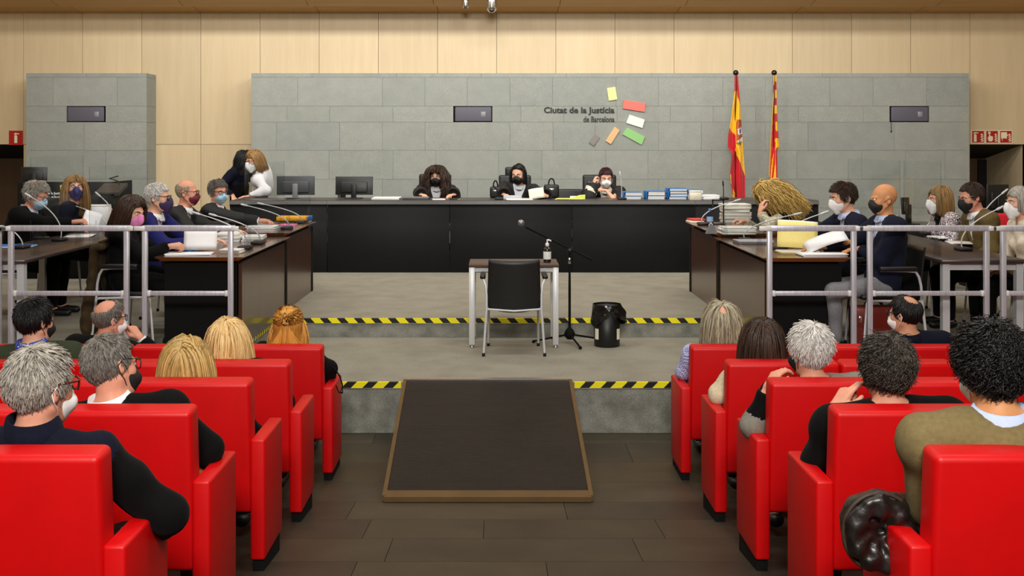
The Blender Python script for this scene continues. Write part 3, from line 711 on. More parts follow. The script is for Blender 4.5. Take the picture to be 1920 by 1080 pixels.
M_SPK = mat('violet_grey_grille', rgb(88, 86, 98), 0.6, var=0.15, nscale=(300, 300, 300)); M_SPK2 = mat('grey_badge', rgb(136, 134, 142), 0.4)
for px0, px1, tl, lab in ((850, 923, -1, 'grey recessed loudspeaker in the wall above the curly-haired judge'), (1668, 1742, 1, 'grey recessed loudspeaker with dangling tag in the wall beyond the flags'), (125, 198, 2, 'grey recessed loudspeaker in the short stone wall')):
    x0, x1, z0, z1 = X_(px0), X_(px1), Z_(229), Z_(199); hw, hh = (x1 - x0) / 2, (z1 - z0) / 2
    t = thing('wall_speaker', lab, 'loudspeaker', ((x0 + x1) / 2, DS, (z0 + z1) / 2), 0, 'wall loudspeakers')
    MB().box(-hw + .002, hw - .002, 0.03, 0.048, -hh + .002, hh - .002).build('housing', M_BLKM, t)
    sx = {-1: .012, 1: .012, 2: -.012}[tl]
    MB().rbox(-hw + .012 + max(sx, 0), hw - .012 + min(sx, 0), -0.01, 0.03, -hh + .008, hh - .01, 0.018, 3).build('grille', M_SPK, t)
    MB().rbox(hw * .42, hw * .66, -0.013, -0.009, -hh * .35, hh * .3, 0.0018, 1).build('badge', M_SPK2, t)
    if tl == 1: MB().tube([(-hw + .02, -.006, -hh + .01), (-hw + .022, -.008, -hh - .12), (-hw + .02, -.008, -hh - .15)], [.004, .004, .012], 6).build('cord', M_BLKM, t)

# signs
M_SIGN = mat('sign_red', rgb(176, 16, 18), 0.45); M_SIGNW = mat('sign_cream', rgb(236, 226, 196), 0.5)
def icon(t, polys):
    for pl in polys:
        me = MB().prism(pl, -0.006, -0.0035, 'y').mesh('pictogram', M_SIGNW); fixnormals(me); obj('pictogram', me, t)
def fire_sign(px0, px1, py0, py1, kind, lab):
    d = DW; x0, x1, z0, z1 = Xat(px0, d), Xat(px1, d), Zat(py1, d), Zat(py0, d); h = (x1 - x0) / 2
    t = thing('fire_sign', lab, 'sign', ((x0 + x1) / 2, d - .004, (z0 + z1) / 2), 0, 'red fire safety signs'); v = (z1 - z0) / 2
    MB().box(-h, h, -0.002, 0.004, -v, v).build('sign_border', M_SIGNW if kind else M_SIGN, t)
    if kind: MB().box(-h + .012, h - .012, -0.0035, -0.001, -v + .012, v - .012).build('sign_plate', M_SIGN, t)
    S = h
    def A(pl, dx=0, k=1): return [(a * S * k + dx * S, b * S * k) for a, b in pl]
    ext = [[(-.2, -.75), (.22, -.75), (.22, .25), (.1, .42), (-.1, .42), (-.2, .25)], [(-.28, .5), (-.1, .72), (.5, .62), (.5, .5), (.05, .52), (-.1, .45)]]
    flame = [[(.35, -.72), (.75, -.72), (.8, -.45), (.55, -.55)], [(.3, -.38), (.5, -.5), (.78, -.3), (.76, -.12), (.55, -.28)], [(.34, 0), (.5, -.18), (.76, .05), (.7, .25), (.55, .05)], [(.38, .4), (.48, .12), (.68, .3), (.6, .5)]]
    if kind == 0: icon(t, [A(p, 0.0) for p in ext])
    if kind == 1: icon(t, [A([(a - .45, b) for a, b in p]) for p in ext] + [A(p) for p in flame])
    if kind == 2: icon(t, [A([(-.5, -.7), (0, -.7), (.12, -.4), (.12, .05), (-.3, .15), (-.34, .5), (-.48, .5), (-.48, .05), (-.65, -.05), (-.65, -.35)]), A([(-.6, .45), (-.25, .45), (-.25, .8), (-.6, .8)])] + [A(p) for p in flame])
    if kind == 3: icon(t, [A([(-.75, -.25), (.15, -.25), (.15, .7), (-.75, .7)]), A([(.15, .2), (.35, .15), (.35, .3), (.15, .35)]), A([(-.62, -.6), (-.54, -.6), (-.54, -.25), (-.62, -.25)])] + [A(p) for p in flame])
fire_sign(17, 43, 245, 272, 0, 'red fire extinguisher sign on maple wall above the dark doorway')
fire_sign(1821, 1846, 244, 269, 1, 'red sign with extinguisher and flames next to the stone wall end'); fire_sign(1847.5, 1872, 244, 269, 2, 'red sign with pressing hand and flames'); fire_sign(1873.5, 1898, 244, 269, 3, 'red sign with fire hose reel and flames')

# dome cameras under the ceiling
for px, py, r, d, lab in ((873, 17, 0.048, 16.2, 'small silver dome camera under the ceiling'), (922, 24, 0.075, 16.1, 'larger silver dome camera with dark lens under the ceiling')):
    p = P(px, py, d); t = thing('dome_camera', lab, 'camera', p); zt = ZE + 0.2 * (DE - d) - p.z + .01
    MB().lathe([(0, 0), (r * .5, .01), (r * .9, r * .5), (r, r), (r, max(zt, r * 1.5))], seg=20).build('camera_housing', M_CHROME, t)
    MB().ball((0, -r * .45, r * .42), (r * .55, r * .45, r * .4), 12, 8).build('lens', M_BLK, t)

# flags
M_FR = mat('flag_red', rgb(200, 18, 36), 0.42, var=0.08, sheen=0.2); M_FY = mat('flag_yellow', rgb(252, 190, 16), 0.42, var=0.06, sheen=0.2)
M_FW = mat('flag_white', rgb(226, 216, 222), 0.5); M_FP = mat('flag_crest', rgb(178, 84, 40), 0.5, var=0.5, nscale=(45, 45, 45)); M_FB = mat('flag_violet', rgb(120, 90, 150), 0.5)
M_FG = mat('flag_green', rgb(110, 130, 60), 0.5)
M_POLE = mat('flag_pole_bronze', rgb(74, 48, 28), 0.3, 0.6)
def inpoly(x, y, pl):
    r = False; j = len(pl) - 1
    for i in range(len(pl)):
        xi, yi = pl[i]; xj, yj = pl[j]
        if (yi > y) != (yj > y) and x < (xj - xi) * (y - yi) / (yj - yi) + xi: r = not r
        j = i
    return r
def fz(a, b): return (1320 + a / 3.855, 120 + b / 3.855)
def flag(name, label, polx, poly_top, left, right, regions, base, d, folds):
    xp = Xat(polx, d); t = thing(name, label, 'flag', (xp, d, ZJ)); zt = Zat(poly_top, d) - ZJ
    MB().tube([(0, 0, .03), (0, 0, zt - .03)], .016, 10).build('pole', M_POLE, t)
    MB().ball((0, 0, zt), .042, 16, 10).build('finial', mat('finial_black', rgb(22, 18, 18), 0.15), t)
    MB().lathe([(0, .0), (.16, 0), (.16, .015), (.05, .04), (.022, .09), (.022, .12)], seg=24).build('base', M_POLE, t)
    nu, nv = 34, 120; y0, y1 = left[0][1], left[-1][1]; pts = []; mi = []
    def bx_(tab, y): return float(np.interp(y, [b for a, b in tab], [a for a, b in tab]))
    gy = [y0 + (y1 - y0) * j / (nv - 1) for j in range(nv)]
    for i in range(nu):
        for j in range(nv):
            y = gy[j]; l, r = bx_(left, y), bx_(right, y); u = i / (nu - 1); x = l + (r - l) * u
            px, py = fz(x, y); v = j / (nv - 1)
            dep = -0.03 - 0.035 * v * math.cos(u * 2 * PI * folds) - 0.02 * math.sin(u * 9 + v * 4)
            p = P(px, py, d); pts.append((p.x - xp, dep, p.z - ZJ))
    q = MB(); q.grid(pts, nu, nv)
    for k, f in enumerate(q.f):
        i, j = f[0] // nv, f[0] % nv; y = (gy[j] + gy[min(j + 1, nv - 1)]) / 2; l, r = bx_(left, y), bx_(right, y); x = l + (r - l) * (i + .5) / (nu - 1)
        m = base
        for pl, mm in regions:
            if inpoly(x, y, pl): m = mm
        q.mi[k] = m
    me = q.mesh('flag_cloth', [M_FR, M_FY, M_FW, M_FP, M_FB, M_FG]); o = obj('flag_cloth', me, t)
    sd = o.modifiers.new('thickness', 'SOLIDIFY'); sd.thickness = 0.003
    return t
flag('national_flag', 'red and yellow flag with coat of arms hanging from a pole', 1379.5, 136.5,
     [(218, 82), (215, 200), (186, 420), (168, 520), (165, 600), (190, 638), (196, 655), (184, 790), (190, 860), (205, 968)],
     [(241, 82), (262, 290), (270, 420), (280, 560), (297, 800), (297, 968)],
     [([(205, 200), (235, 195), (238, 230), (262, 300), (275, 420), (300, 620), (300, 810), (265, 740), (246, 690), (225, 640), (226, 515), (178, 462)], 1),
      ([(235, 195), (262, 290), (266, 310), (238, 240)], 0), ([(205, 900), (232, 945), (230, 970), (203, 970)], 1), ([(180, 800), (192, 800), (192, 930), (182, 930)], 1),
      ([(232, 405), (270, 398), (284, 540), (262, 586), (230, 582), (228, 440)], 3), ([(236, 470), (270, 455), (278, 508), (240, 512)], 2), ([(248, 475), (266, 470), (270, 495), (250, 500)], 4), ([(232, 560), (276, 528), (282, 550), (240, 586)], 2), ([(230, 575), (255, 555), (262, 572), (240, 588)], 5)], 0, 16.25, 1.5)
cat_r = []
for i, yb in enumerate((130, 245, 360, 480)):
    cat_r.append(([(503, yb), (540, yb + 2), (542, yb + 58), (503, yb + 56)], 0))
cat_r += [([(495, 160), (503, 150), (503, 300), (496, 380), (488, 480), (481, 590), (486, 600), (494, 470), (500, 360)], 0), ([(497, 440), (512, 400), (512, 520), (500, 640), (490, 700), (478, 830), (470, 830), (482, 690), (490, 560)], 0), ([(515, 600), (526, 600), (526, 850), (516, 850), (514, 720)], 0), ([(505, 560), (512, 560), (510, 700), (497, 840), (487, 836), (498, 690)], 0)]
flag('regional_flag', 'yellow flag with red stripes hanging from a pole', 1451.5, 136.5,
     [(497, 82), (497, 180), (488, 330), (478, 480), (470, 640), (463, 800), (472, 824), (500, 866)], [(518, 82), (524, 300), (532, 450), (540, 560), (546, 600), (526, 622), (526, 850), (528, 866)], cat_r, 1, 16.25, 1.2)

# ================================================================== THINGS ON THE BENCH AND DESKS
M_SCREEN = mat('monitor_back', rgb(24, 24, 25), 0.4); M_SCREEN2 = mat('monitor_grey', rgb(58, 60, 64), 0.45); M_BLUE = mat('blue_binder', rgb(20, 116, 200), 0.4, var=0.05)
M_PAGES = mat('paper_edges', rgb(226, 224, 216), 0.75, var=0.12, nscale=(4, 4, 500)); M_GREYF = mat('grey_folder', rgb(196, 194, 180), 0.7, var=0.08, nscale=(6, 6, 60))
M_YEL = mat('pale_yellow_folder', rgb(246, 228, 140), 0.65, var=0.02); M_ORANGE = mat('orange_binder', rgb(250, 176, 20), 0.45); M_PINK = mat('pink_folder', rgb(226, 110, 170), 0.6)
M_LIME = mat('lime_paper', rgb(222, 232, 110), 0.65); M_REDBK = mat('red_book', rgb(200, 60, 56), 0.5)
def monitor(px0, px1, py0, py1, d, z0, rz, label, m, tilt=0.1):
    x0, x1 = Xat(px0, d), Xat(px1, d); zt, zb = Zat(py0, d), Zat(py1, d); wd = x1 - x0; t = thing('computer_monitor', label, 'monitor', ((x0 + x1) / 2, d, z0), rz); b0, b1 = max(zb - z0, .05), zt - z0
    Mt = Matrix.Translation((0, 0, b0)) @ Matrix.Rotation(-tilt, 4, 'X')
    MB().rbox(-wd / 2, wd / 2, -.012, .012, 0, b1 - b0, .005, 2, 0, Mt).build('screen_frame', m, t)
    MB().rbox(-wd * .36, wd * .36, -.035, -.01, (b1 - b0) * .12, (b1 - b0) * .72, .012, 3, 0, Mt).build('rear_cover', m, t)
    MB().rbox(-.035, .035, -.06, -.03, 0, (b1 - b0) * .6 + b0, .008, 2).build('stand', M_GREYPL if m is M_SCREEN2 else M_BLK, t)
    MB().rbox(-.11, .11, -.11, .08, 0, .012, .005, 2).build('base', M_BLK, t)
monitor(629, 699, 331, 372, 14.55, ZB, 0, 'black monitor turned away on the bench, its back to the hall', M_SCREEN)
monitor(519, 590, 330, 370, 14.5, ZB, 0, 'grey-backed monitor on the bench beside the woman in white', M_SCREEN2, 0.0)
def sheets(name, label, cat, x, y, z, w_, l_, h_, rz, mats, n=3, grp=None, seed=0):
    """pile of paper: n slightly shifted slabs"""
    r = random.Random(seed); t = thing(name, label, cat, (x, y, z), rz, grp)
    for i in range(n):
        a = h_ / n; m = mats[i % len(mats)]
        q = MB().rbox(-w_ / 2, w_ / 2, -l_ / 2, l_ / 2, 0, a * .96, min(a * .3, .003), 1).build('sheaf' if h_ / n > .004 else 'sheet', m, t)
        q.location = (r.uniform(-.01, .01), r.uniform(-.01, .01), a * i); q.rotation_euler = (0, 0, r.uniform(-.06, .06))
    return t
def binder(x, y, z, w_, l_, h_, rz, label, cov=None, spine='x'):
    cov = cov or M_BLUE; t = thing('ring_binder', label, 'binder', (x, y, z), rz, 'binders on the bench')
    MB().box(-w_ / 2, w_ / 2, -l_ / 2, l_ / 2, 0, .003).build('cover', cov, t); MB().box(-w_ / 2, w_ / 2, -l_ / 2, l_ / 2, h_ - .003, h_).build('cover', cov, t)
    MB().rbox(-w_ / 2 - .004, -w_ / 2 + .004, -l_ / 2, l_ / 2, 0, h_, .003, 2).build('spine', cov, t)
    MB().box(-w_ / 2 + .02, w_ / 2 - .008, -l_ / 2 + .006, l_ / 2 - .006, .004, h_ - .004).build('pages', M_PAGES, t)
db = 14.45; kx = lambda px: Xat(px, db)
z = ZB
for i, (h_, dx) in enumerate(((.045, 0), (.05, .01))): binder(kx(1183) + dx, db, z, .24, .3, h_, .02 * i, 'blue binder %s the small pile next to the reading judge' % ('at the bottom of' if i == 0 else 'on top of')); z += h_ + .001
z = ZB
for i, h_ in enumerate((.05, .055)): binder(kx(1227), db, z, .24, .3, h_, .03 * (i - .5), 'thick blue binder %s the middle pair on the bench' % ('under' if i == 0 else 'over')); z += h_ + .001
z = ZB
for i, h_ in enumerate((.035, .035, .035, .035)): binder(kx(1268) + .006 * (i % 2), db + .02, z, .25, .31, h_, .04 * (i % 3 - 1), ('lowest', 'second lowest', 'second highest', 'topmost')[i] + ' blue binder of the tall bench pile'); z += h_ + .001
binder(kx(1300), db + .1, ZB, .2, .3, .07, 0.0, 'blue binder lying behind the white box, lower'); binder(kx(1302), db + .1, ZB + .071, .2, .3, .05, 0.1, 'blue binder lying behind the white box, upper')
sheets('paper_stack', 'white paper pile at the end of the blue binders', 'papers', kx(1331), db, ZB, .22, .28, .055, 0.05, [M_WHITE], 4, seed=3)
t = thing('cardboard_box', 'small white box in front of the blue binders', 'box', (kx(1297), 14.2, ZB)); MB().rbox(-.075, .075, -.05, .05, 0, .12, .002, 1).build('box_body', M_CREAM, t); MB().rbox(-.077, .077, -.052, .052, .10, .123, .002, 1).build('lid', M_CREAM, t)
sheets('paper_stack', 'white loose papers beside the black monitor', 'papers', Xat(725, 14.35), 14.35, ZB, .36, .24, .03, 0.0, [M_WHITE, M_PAGES], 3, seed=4)
t = thing('laptop', 'dark grey closed laptop before the curly-haired judge', 'laptop', (Xat(780, 14.3), 14.3, ZB)); MB().rbox(-.17, .17, -.12, .12, 0, .018, .004, 2).build('laptop_base', M_SCREEN2, t); MB().rbox(-.17, .17, -.12, .12, .019, .034, .004, 2).build('lid', M_GREYPL, t)
sheets('notepad', 'white notepad before the curly-haired judge', 'notepad', Xat(822, 14.2), 14.2, ZB, .16, .18, .012, 0.1, [M_WHITE], 2, seed=5)
sheets('notebook', 'small brown notebook beside the curly-haired judge', 'notebook', Xat(853, 14.25), 14.25, ZB, .12, .17, .018, -0.2, [mat('tan_cover', rgb(190, 158, 130), 0.6), M_BLK], 2, seed=6)
sheets('paper_stack', 'white papers spread before the middle judge', 'papers', Xat(974, 14.2), 14.2, ZB, .34, .24, .014, 0.05, [M_WHITE, M_PAGES], 2, seed=7)
t = thing('reading_stand', 'low grey document stand before the middle judge', 'stand', (Xat(961, 14.32), 14.32, ZB)); MB().rbox(-.12, .12, -.004, .004, 0, .055, .002, 1, 0, Matrix.Rotation(-.35, 4, 'X')).build('board', mat('pale_grey_plastic', rgb(170, 172, 184), 0.5), t); MB().box(-.1, .1, 0, .06, 0, .006).build('stand_foot', M_GREYPL, t)
sheets('paper_stack', 'lime and white papers between the middle and white-masked judges', 'papers', Xat(1068, 14.25), 14.25, ZB, .36, .22, .016, -0.06, [M_WHITE, M_LIME], 2, seed=8)
t = thing('folder', 'lime green open folder leaning before the white-masked judge', 'folder', (Xat(1083, 14.4), 14.4, ZB)); me = MB().prism([(-.12, 0), (.1, 0), (.1, .06), (.02, .052)], -.004, .004, 'y').mesh('cover', M_LIME); fixnormals(me); obj('cover', me, t); MB().box(-.1, .1, .004, .008, .002, .04).build('pages', M_WHITE, t)
def handbag(px, py0, d, z0, w_, h_, label):
    t = thing('handbag', label, 'handbag', (Xat(px, d), d, z0)); q = MB(); pl = [(-w_ / 2, 0), (w_ / 2, 0), (w_ * .42, h_), (-w_ * .42, h_)]
    q.rbox(-w_ / 2, w_ / 2, -.06, .06, 0, h_, .025, 3); q.build('bag_body', M_BLK, t)
    MB().tube(bez((-w_ * .2, 0, h_ - .01), (-w_ * .2, 0, h_ + .11), (w_ * .2, 0, h_ + .11), (w_ * .2, 0, h_ - .01), 10), .009, 8).build('handle', M_BLKM, t); MB().rbox(-.03, .03, -.066, -.058, h_ * .55, h_ * .72, .003, 1).build('clasp', M_CHROME, t)
handbag(1034, 340, 14.75, ZB, .2, .18, 'black leather handbag on the bench beside the middle judge')
handbag(929, 350, 14.78, ZB, .15, .15, 'small black pouch bag by the middle judge elbow')
def gooseneck(bpx, bpy, zdesk, tpx, tpy, label, silver=True, d=None, dt=0.0):
    """table microphone: the base stands on the desk, the stem leans towards the speaker"""
    dd = d or F * (CAMZ - zdesk) / (bpy - HY); b = Vector((Xat(bpx, dd), dd, zdesk)); tip = P(tpx, tpy, dd + dt) - b
    t = thing('desk_microphone', label, 'microphone', b, 0, 'gooseneck desk microphones')
    MB().rbox(-.055, .055, -.075, .075, 0, .03, .012, 3).build('base', M_BLK, t)
    top = Vector((tip.x * .12, tip.y * .2, tip.z * .42)); k = tip - top
    pts = bez((0, .02, .02), (-tip.x * .12, .02, tip.z * .3), tuple(Vector((0, .0, tip.z * .55)) + k * .15), tuple(tip * .93 + Vector((0, 0, .0))), 10)
    MB().tube(pts, [.006] * 9 + [.005, .005], 6).build('stem', M_STEEL if silver else M_BLK, t)
    u = (pts[-1] - pts[-2]).normalized()
    MB().tube([pts[-1] - u * .02, pts[-1], pts[-1] + u * .05, pts[-1] + u * .06], [.006, .011, .010, .005], 8).build('capsule', M_STEEL if silver else M_BLK, t)
gooseneck(460, 467, ZN, 365, 396, 'silver gooseneck microphone at the desk end of the pink-masked woman'); gooseneck(484, 458, ZN, 397, 400, 'silver gooseneck microphone before the man in blue suit')
gooseneck(538, 430, ZF, 456, 382, 'silver gooseneck microphone with the yellow note'); gooseneck(563, 419, ZF, 487, 380, 'silver gooseneck microphone next to the orange binder')
gooseneck(112, 452, ZN, 52, 362, 'silver gooseneck microphone before the man bent over papers'); gooseneck(40, 466, ZN, 22, 430, 'silver gooseneck microphone on the outer table corner by the railing'); gooseneck(196, 432, ZN, 135, 382, 'silver gooseneck microphone before the white document box'); gooseneck(214, 426, ZN, 184, 362, 'silver gooseneck microphone behind the pink-masked woman')
gooseneck(1318, 422, ZF, 1384, 373, 'silver gooseneck microphone by the water bottle'); gooseneck(1398, 452, ZN, 1499, 398, 'silver gooseneck microphone before the yellow folder'); gooseneck(1462, 468, ZN, 1548, 395, 'silver gooseneck microphone before the young masked man')
gooseneck(1806, 470, ZN, 1876, 386, 'silver gooseneck microphone on the outer table before the woman in cream'); gooseneck(1836, 450, ZN, 1884, 355, 'silver gooseneck microphone behind the man in olive'); gooseneck(1738, 440, ZN, 1782, 394, 'silver gooseneck microphone before the patterned jacket')
gooseneck(1166, 371, ZB, 1163, 326, 'upright silver microphone beside the white-masked judge', d=14.25); gooseneck(936, 371, ZB, 930, 353, 'short dark microphone before the middle judge', False, d=14.25); gooseneck(1357, 372, ZB, 1356, 345, 'thin dark microphone at the end of the bench', False, d=14.3)

# papers on the parties' desks
dz = lambda py, z: F * (CAMZ - z) / (py - HY)
def onDesk(px, py, z): d = dz(py, z); return Xat(px, d), d
def pile(px, py, z, w_, l_, h_, rz, mats, n, lab, seed, nm='paper_stack', cat='papers'):
    x, d = onDesk(px, py, z); return sheets(nm, lab, cat, x, d, z, w_, l_, h_, rz, mats, n, seed=seed)
pile(356, 477, ZN, .36, .2, .012, 0.05, [M_WHITE], 3, 'flat white papers under the document held by the pink-masked woman', 11)
pile(437, 474, ZN, .17, .14, .035, -.1, [M_CREAM, M_WHITE], 2, 'small white card box at the desk end by the railing post', 12, 'card_box', 'box')
pile(432, 452, ZN, .2, .3, .085, .08, [M_WHITE, M_PAGES, M_PAGES], 3, 'thick white file pile before the man in blue suit', 13)
pile(476, 451, ZN, .19, .28, .05, .1, [M_WHITE, M_PAGES], 3, 'white file pile before the bald man in a robe', 14)
pile(492, 428, ZF, .3, .22, .03, .0, [M_WHITE], 3, 'white papers under the hand of the grey-haired man', 15)
pile(540, 424, ZF, .18, .24, .02, .05, [M_WHITE, M_PINK], 2, 'pink and white folders beside the orange binder', 16)
x, d = onDesk(560, 420, ZF)
t = thing('ring_binder', 'bright orange binder with blue end on the far desk', 'binder', (x - .09, d + .3, ZF + .022)); MB().rbox(-.19, .15, -.13, .13, 0, .045, .004, 1).build('cover', M_ORANGE, t); MB().rbox(.15, .17, -.13, .13, 0, .046, .003, 1).build('spine', M_BLUE, t)
pile(560, 416, ZF, .26, .2, .02, .0, [M_PAGES, M_WHITE], 2, 'white papers beneath the orange binder', 17)
x, d = onDesk(352, 474, ZN); t = thing('pen', 'blue pen lying on the white papers', 'pen', (x, d, ZN + .02)); MB().tube([(-.06, 0, 0), (.05, .01, 0), (.07, .012, 0)], [.005, .005, .002], 8).build('barrel', M_BLUE, t); MB().tube([(.03, .004, .006), (.05, .008, .006)], .002, 6).build('clip', M_CHROME, t)
for i in range(6): 
    x, d = onDesk(1386, 421, ZF); q = sheets('case_folder', ('lowest', 'second', 'third', 'fourth', 'fifth', 'topmost')[i] + ' grey cardboard folder in the leaning pile by the blonde woman', 'folder', x + .012 * (i % 2), d + .25, ZF + .036 * i, .3, .24, .035, .08 * (i % 3 - 1), [M_GREYF, M_PAGES], 2, 'grey case folders', 20 + i)
pile(1382, 438, ZF, .32, .26, .07, .04, [M_PAGES, M_GREYF, M_WHITE], 4, 'broad pile of files at the near end of the folder desk', 31)
pile(1304, 417, ZF, .15, .2, .045, .15, [M_CREAM, M_REDBK], 2, 'red and white book at the desk corner facing the bench', 32, 'book', 'book')
x, d = onDesk(1333, 438, ZF); t = thing('binder_clip', 'black binder clip box at the desk corner', 'clip', (x, d, ZF)); MB().prism([(-.05, 0), (.05, 0), (.03, .07), (-.01, .08)], -.04, .04, 'y').build('clip_body', M_GREYPL, t); MB().tube([(-.02, 0, .08), (.0, 0, .11), (.02, 0, .075)], .004, 6).build('wire', M_CHROME, t)
x, d = onDesk(1331, 428, ZF); t = thing('water_bottle', 'clear plastic water bottle with blue cap', 'bottle', (x, d, ZF)); MB().lathe([(0, .002), (.03, .0), (.033, .01), (.031, .06), (.033, .1), (.033, .13), (.014, .17), (.013, .185)], seg=18).build('bottle_body', M_PET, t); MB().lathe([(.0, .205), (.015, .203), (.016, .185), (.0, .184)], seg=14).build('cap', mat('blue_cap', rgb(90, 130, 210), .4), t); MB().lathe([(.0335, .07), (.0337, .072), (.0337, .118), (.0335, .12)], seg=18).build('label_band', mat('bottle_label', rgb(150, 176, 214), .5), t)
x, d = onDesk(1350, 422, ZF); t = thing('display_stand', 'black upright display frame on the folder desk', 'stand', (x, d + .1, ZF)); q = MB(); q.box(-.065, -.052, -.008, .008, 0, .27); q.box(.052, .065, -.008, .008, 0, .27); q.box(-.065, .065, -.008, .008, .255, .27); q.build('frame_bars', M_BLK, t); MB().rbox(-.07, .07, -.05, .05, 0, .012, .004, 1).build('frame_foot', M_BLK, t)
x, d = onDesk(1412, 456, ZN); t = thing('laptop', 'grey closed laptop at the near desk with yellow folder', 'laptop', (x, d, ZN), .05); MB().rbox(-.16, .16, -.11, .11, 0, .016, .004, 2).build('laptop_base', M_GREYPL, t); MB().rbox(-.16, .16, -.11, .11, .017, .03, .004, 2).build('lid', mat('pale_lid', rgb(186, 188, 196), .4), t)
pile(1540, 479, ZN, .36, .2, .02, .02, [M_WHITE, M_PAGES], 3, 'white papers under the hand of the bald man in suit', 33)
x, d = onDesk(1480, 474, ZN); t = thing('folder', 'pale yellow folder lying flat under the raised one', 'folder', (x + .1, d + .1, ZN), .0); MB().box(-.17, .17, -.11, .11, 0, .003).build('cover', M_YEL, t); MB().box(-.16, .16, -.1, .1, .0032, .008).build('pages', M_WHITE, t)
# sheets held up by hand
def held(name, label, cat, px, py, d, w_, h_, rx, ry, rz, m, bend=0.04):
    t = thing(name, label, cat, P(px, py, d), 0); t.rotation_euler = (rx, ry, rz); nu, nv = 9, 5; pts = []
    for k in (0, 1):
        q = MB(); pts = [((i / (nu - 1) - .5) * w_, bend * ((i / (nu - 1) - .5) ** 2) * 4 * .5 + k * .004, (j / (nv - 1) - .5) * h_ + .01 * k) for i in range(nu) for j in range(nv)]
        q.grid(pts, nu, nv); o = q.build('sheet', m if k == 0 else M_WHITE, t); sd = o.modifiers.new('th', 'SOLIDIFY'); sd.thickness = .0015
    return t
held('document', 'white document held upright by the pink-masked woman', 'papers', 375, 450, 9.1, .27, .17, -.25, 0, .1, M_WHITE)
held('document', 'white page lifted by the man at the outer table', 'papers', 172, 411, 10.5, .17, .15, -.5, .3, .2, M_WHITE)
held('folder', 'pale yellow folder held up by the young masked man', 'folder', 1496, 440, 9.15, .33, .22, -.2, .06, -.1, M_YEL)
held('document', 'white pages lifted by the bald man in suit', 'papers', 1548, 450, 8.95, .34, .13, -.9, -.35, -.1, M_WHITE)
held('document', 'cream sheet read by the middle judge', 'papers', 1006, 363, 14.25, .2, .13, -.3, -.15, 0, M_CREAM)
# outer tables
pile(150, 443, ZN, .25, .3, .012, .2, [M_WHITE], 2, 'white papers under the hands of the man at the outer table', 41)
pile(30, 462, ZN, .3, .22, .012, .1, [M_WHITE, M_BLUE], 2, 'white and blue printed papers on the outer table corner', 42)
x, d = onDesk(168, 424, ZN); t = thing('document_box', 'white archive box on the outer table before the long-haired woman', 'box', (x, d, ZN)); q = MB().rbox(-.2, .2, -.12, .12, 0, .22, .004, 1).build('box_body', M_WHITE, t); MB().rbox(-.2, .2, -.118, .118, .22, .235, .004, 1).build('paper_pile', M_PAGES, t)
pile(1812, 456, ZN, .3, .24, .012, -.1, [M_WHITE, M_PAGES], 2, 'white papers before the man in olive jacket', 43); pile(1774, 446, ZN, .28, .22, .015, .1, [M_PAGES, M_WHITE], 2, 'white papers before the woman in patterned jacket', 44)
x, d = onDesk(1712, 440, ZN); t = thing('phone', 'red and white phone on the outer table', 'phone', (3.55, d, ZN), .3); MB().rbox(-.04, .04, -.075, .075, 0, .01, .004, 2).build('phone_body', M_REDBK, t); MB().rbox(-.034, .034, -.065, .065, .0101, .012, .0008, 1).build('screen', M_WHITE, t)
# acrylic screens running along the desks, on A-shaped feet
def screen(x, d0, d1, z, h_, label):
    t = thing('acrylic_screen', label, 'screen', (x, (d0 + d1) / 2, z), 0, 'clear acrylic screens'); hl = (d1 - d0) / 2
    MB().box(-.002, .002, -hl, hl, .015, h_).build('panel', M_PLEXI, t)
    for s_ in (-1, 1):
        MB().box(-.003, .003, s_ * hl - .003, s_ * hl + .003, .015, h_).build('panel_edge', M_PLEXIEDGE, t)
        me = MB().prism([(-.035, 0), (.035, 0), (.006, .2), (-.006, .2)], s_ * hl * .8 - .002, s_ * hl * .8 + .002, 'y').mesh('foot', M_PLEXIEDGE); fixnormals(me); obj('foot', me, t)
screen(-2.075, 8.95, 10.6, ZN, .74, 'tall clear acrylic screen along the desk of the pink-masked woman'); screen(-2.095, 10.8, 12.2, ZF, .3, 'low clear acrylic screen along the desk with the orange binder')
screen(2.145, 8.8, 10.5, ZN, .3, 'low clear acrylic screen along the yellow folder desk'); screen(-3.72, 8.7, 9.8, ZN, .8, 'tall clear acrylic screen on the outer table near the coat'); screen(-3.72, 9.95, 11.6, ZN, .7, 'tall clear acrylic screen before the man bent over papers')
screen(3.49, 8.62, 9.4, ZN, .76, 'tall clear acrylic screen before the woman in cream'); screen(3.49, 9.5, 10.9, ZN, .76, 'tall clear acrylic screen before the olive and patterned jackets')

# ------------------------------------------------------------------ judges' chairs, lectern, other furniture
def office_chair(name, label, x, d, rz, top, head, z0=ZJ, w_=.46):
    t = thing(name, label, 'chair', (x, d, z0), rz)
    MB().rbox(-w_ / 2, w_ / 2, -.24, .24, .26, .34, .03, 3).build('seat', M_SHELL, t)
    MB().rbox(-w_ / 2, w_ / 2, -.29, -.22, .36, top, .03, 4).build('backrest', M_SHELL, t)
    if head: MB().rbox(-.14, .14, -.30, -.23, top - .03, top + .115, .03, 4).build('headrest', M_SHELL, t)
    MB().tube([(0, 0, .08), (0, 0, .27)], .03, 12).build('column', M_BLK, t)
    for k in range(5):
        a = 2 * PI * k / 5; q = MB().tube([(0, 0, .09), (.29 * math.cos(a), .29 * math.sin(a), .065)], [.03, .018], 8).build('base_leg', M_BLK, t)
        MB().ball((.29 * math.cos(a), .29 * math.sin(a), .03), .03, 10, 7).build('castor', M_BLK, q)
    for s in (-1, 1): MB().tube([(s * (w_ / 2 + .02), -.2, .4), (s * (w_ / 2 + .04), -.15, .56), (s * (w_ / 2 + .04), .1, .57)], .018, 8).build('armrest', M_BLK, t)
JD = 15.35
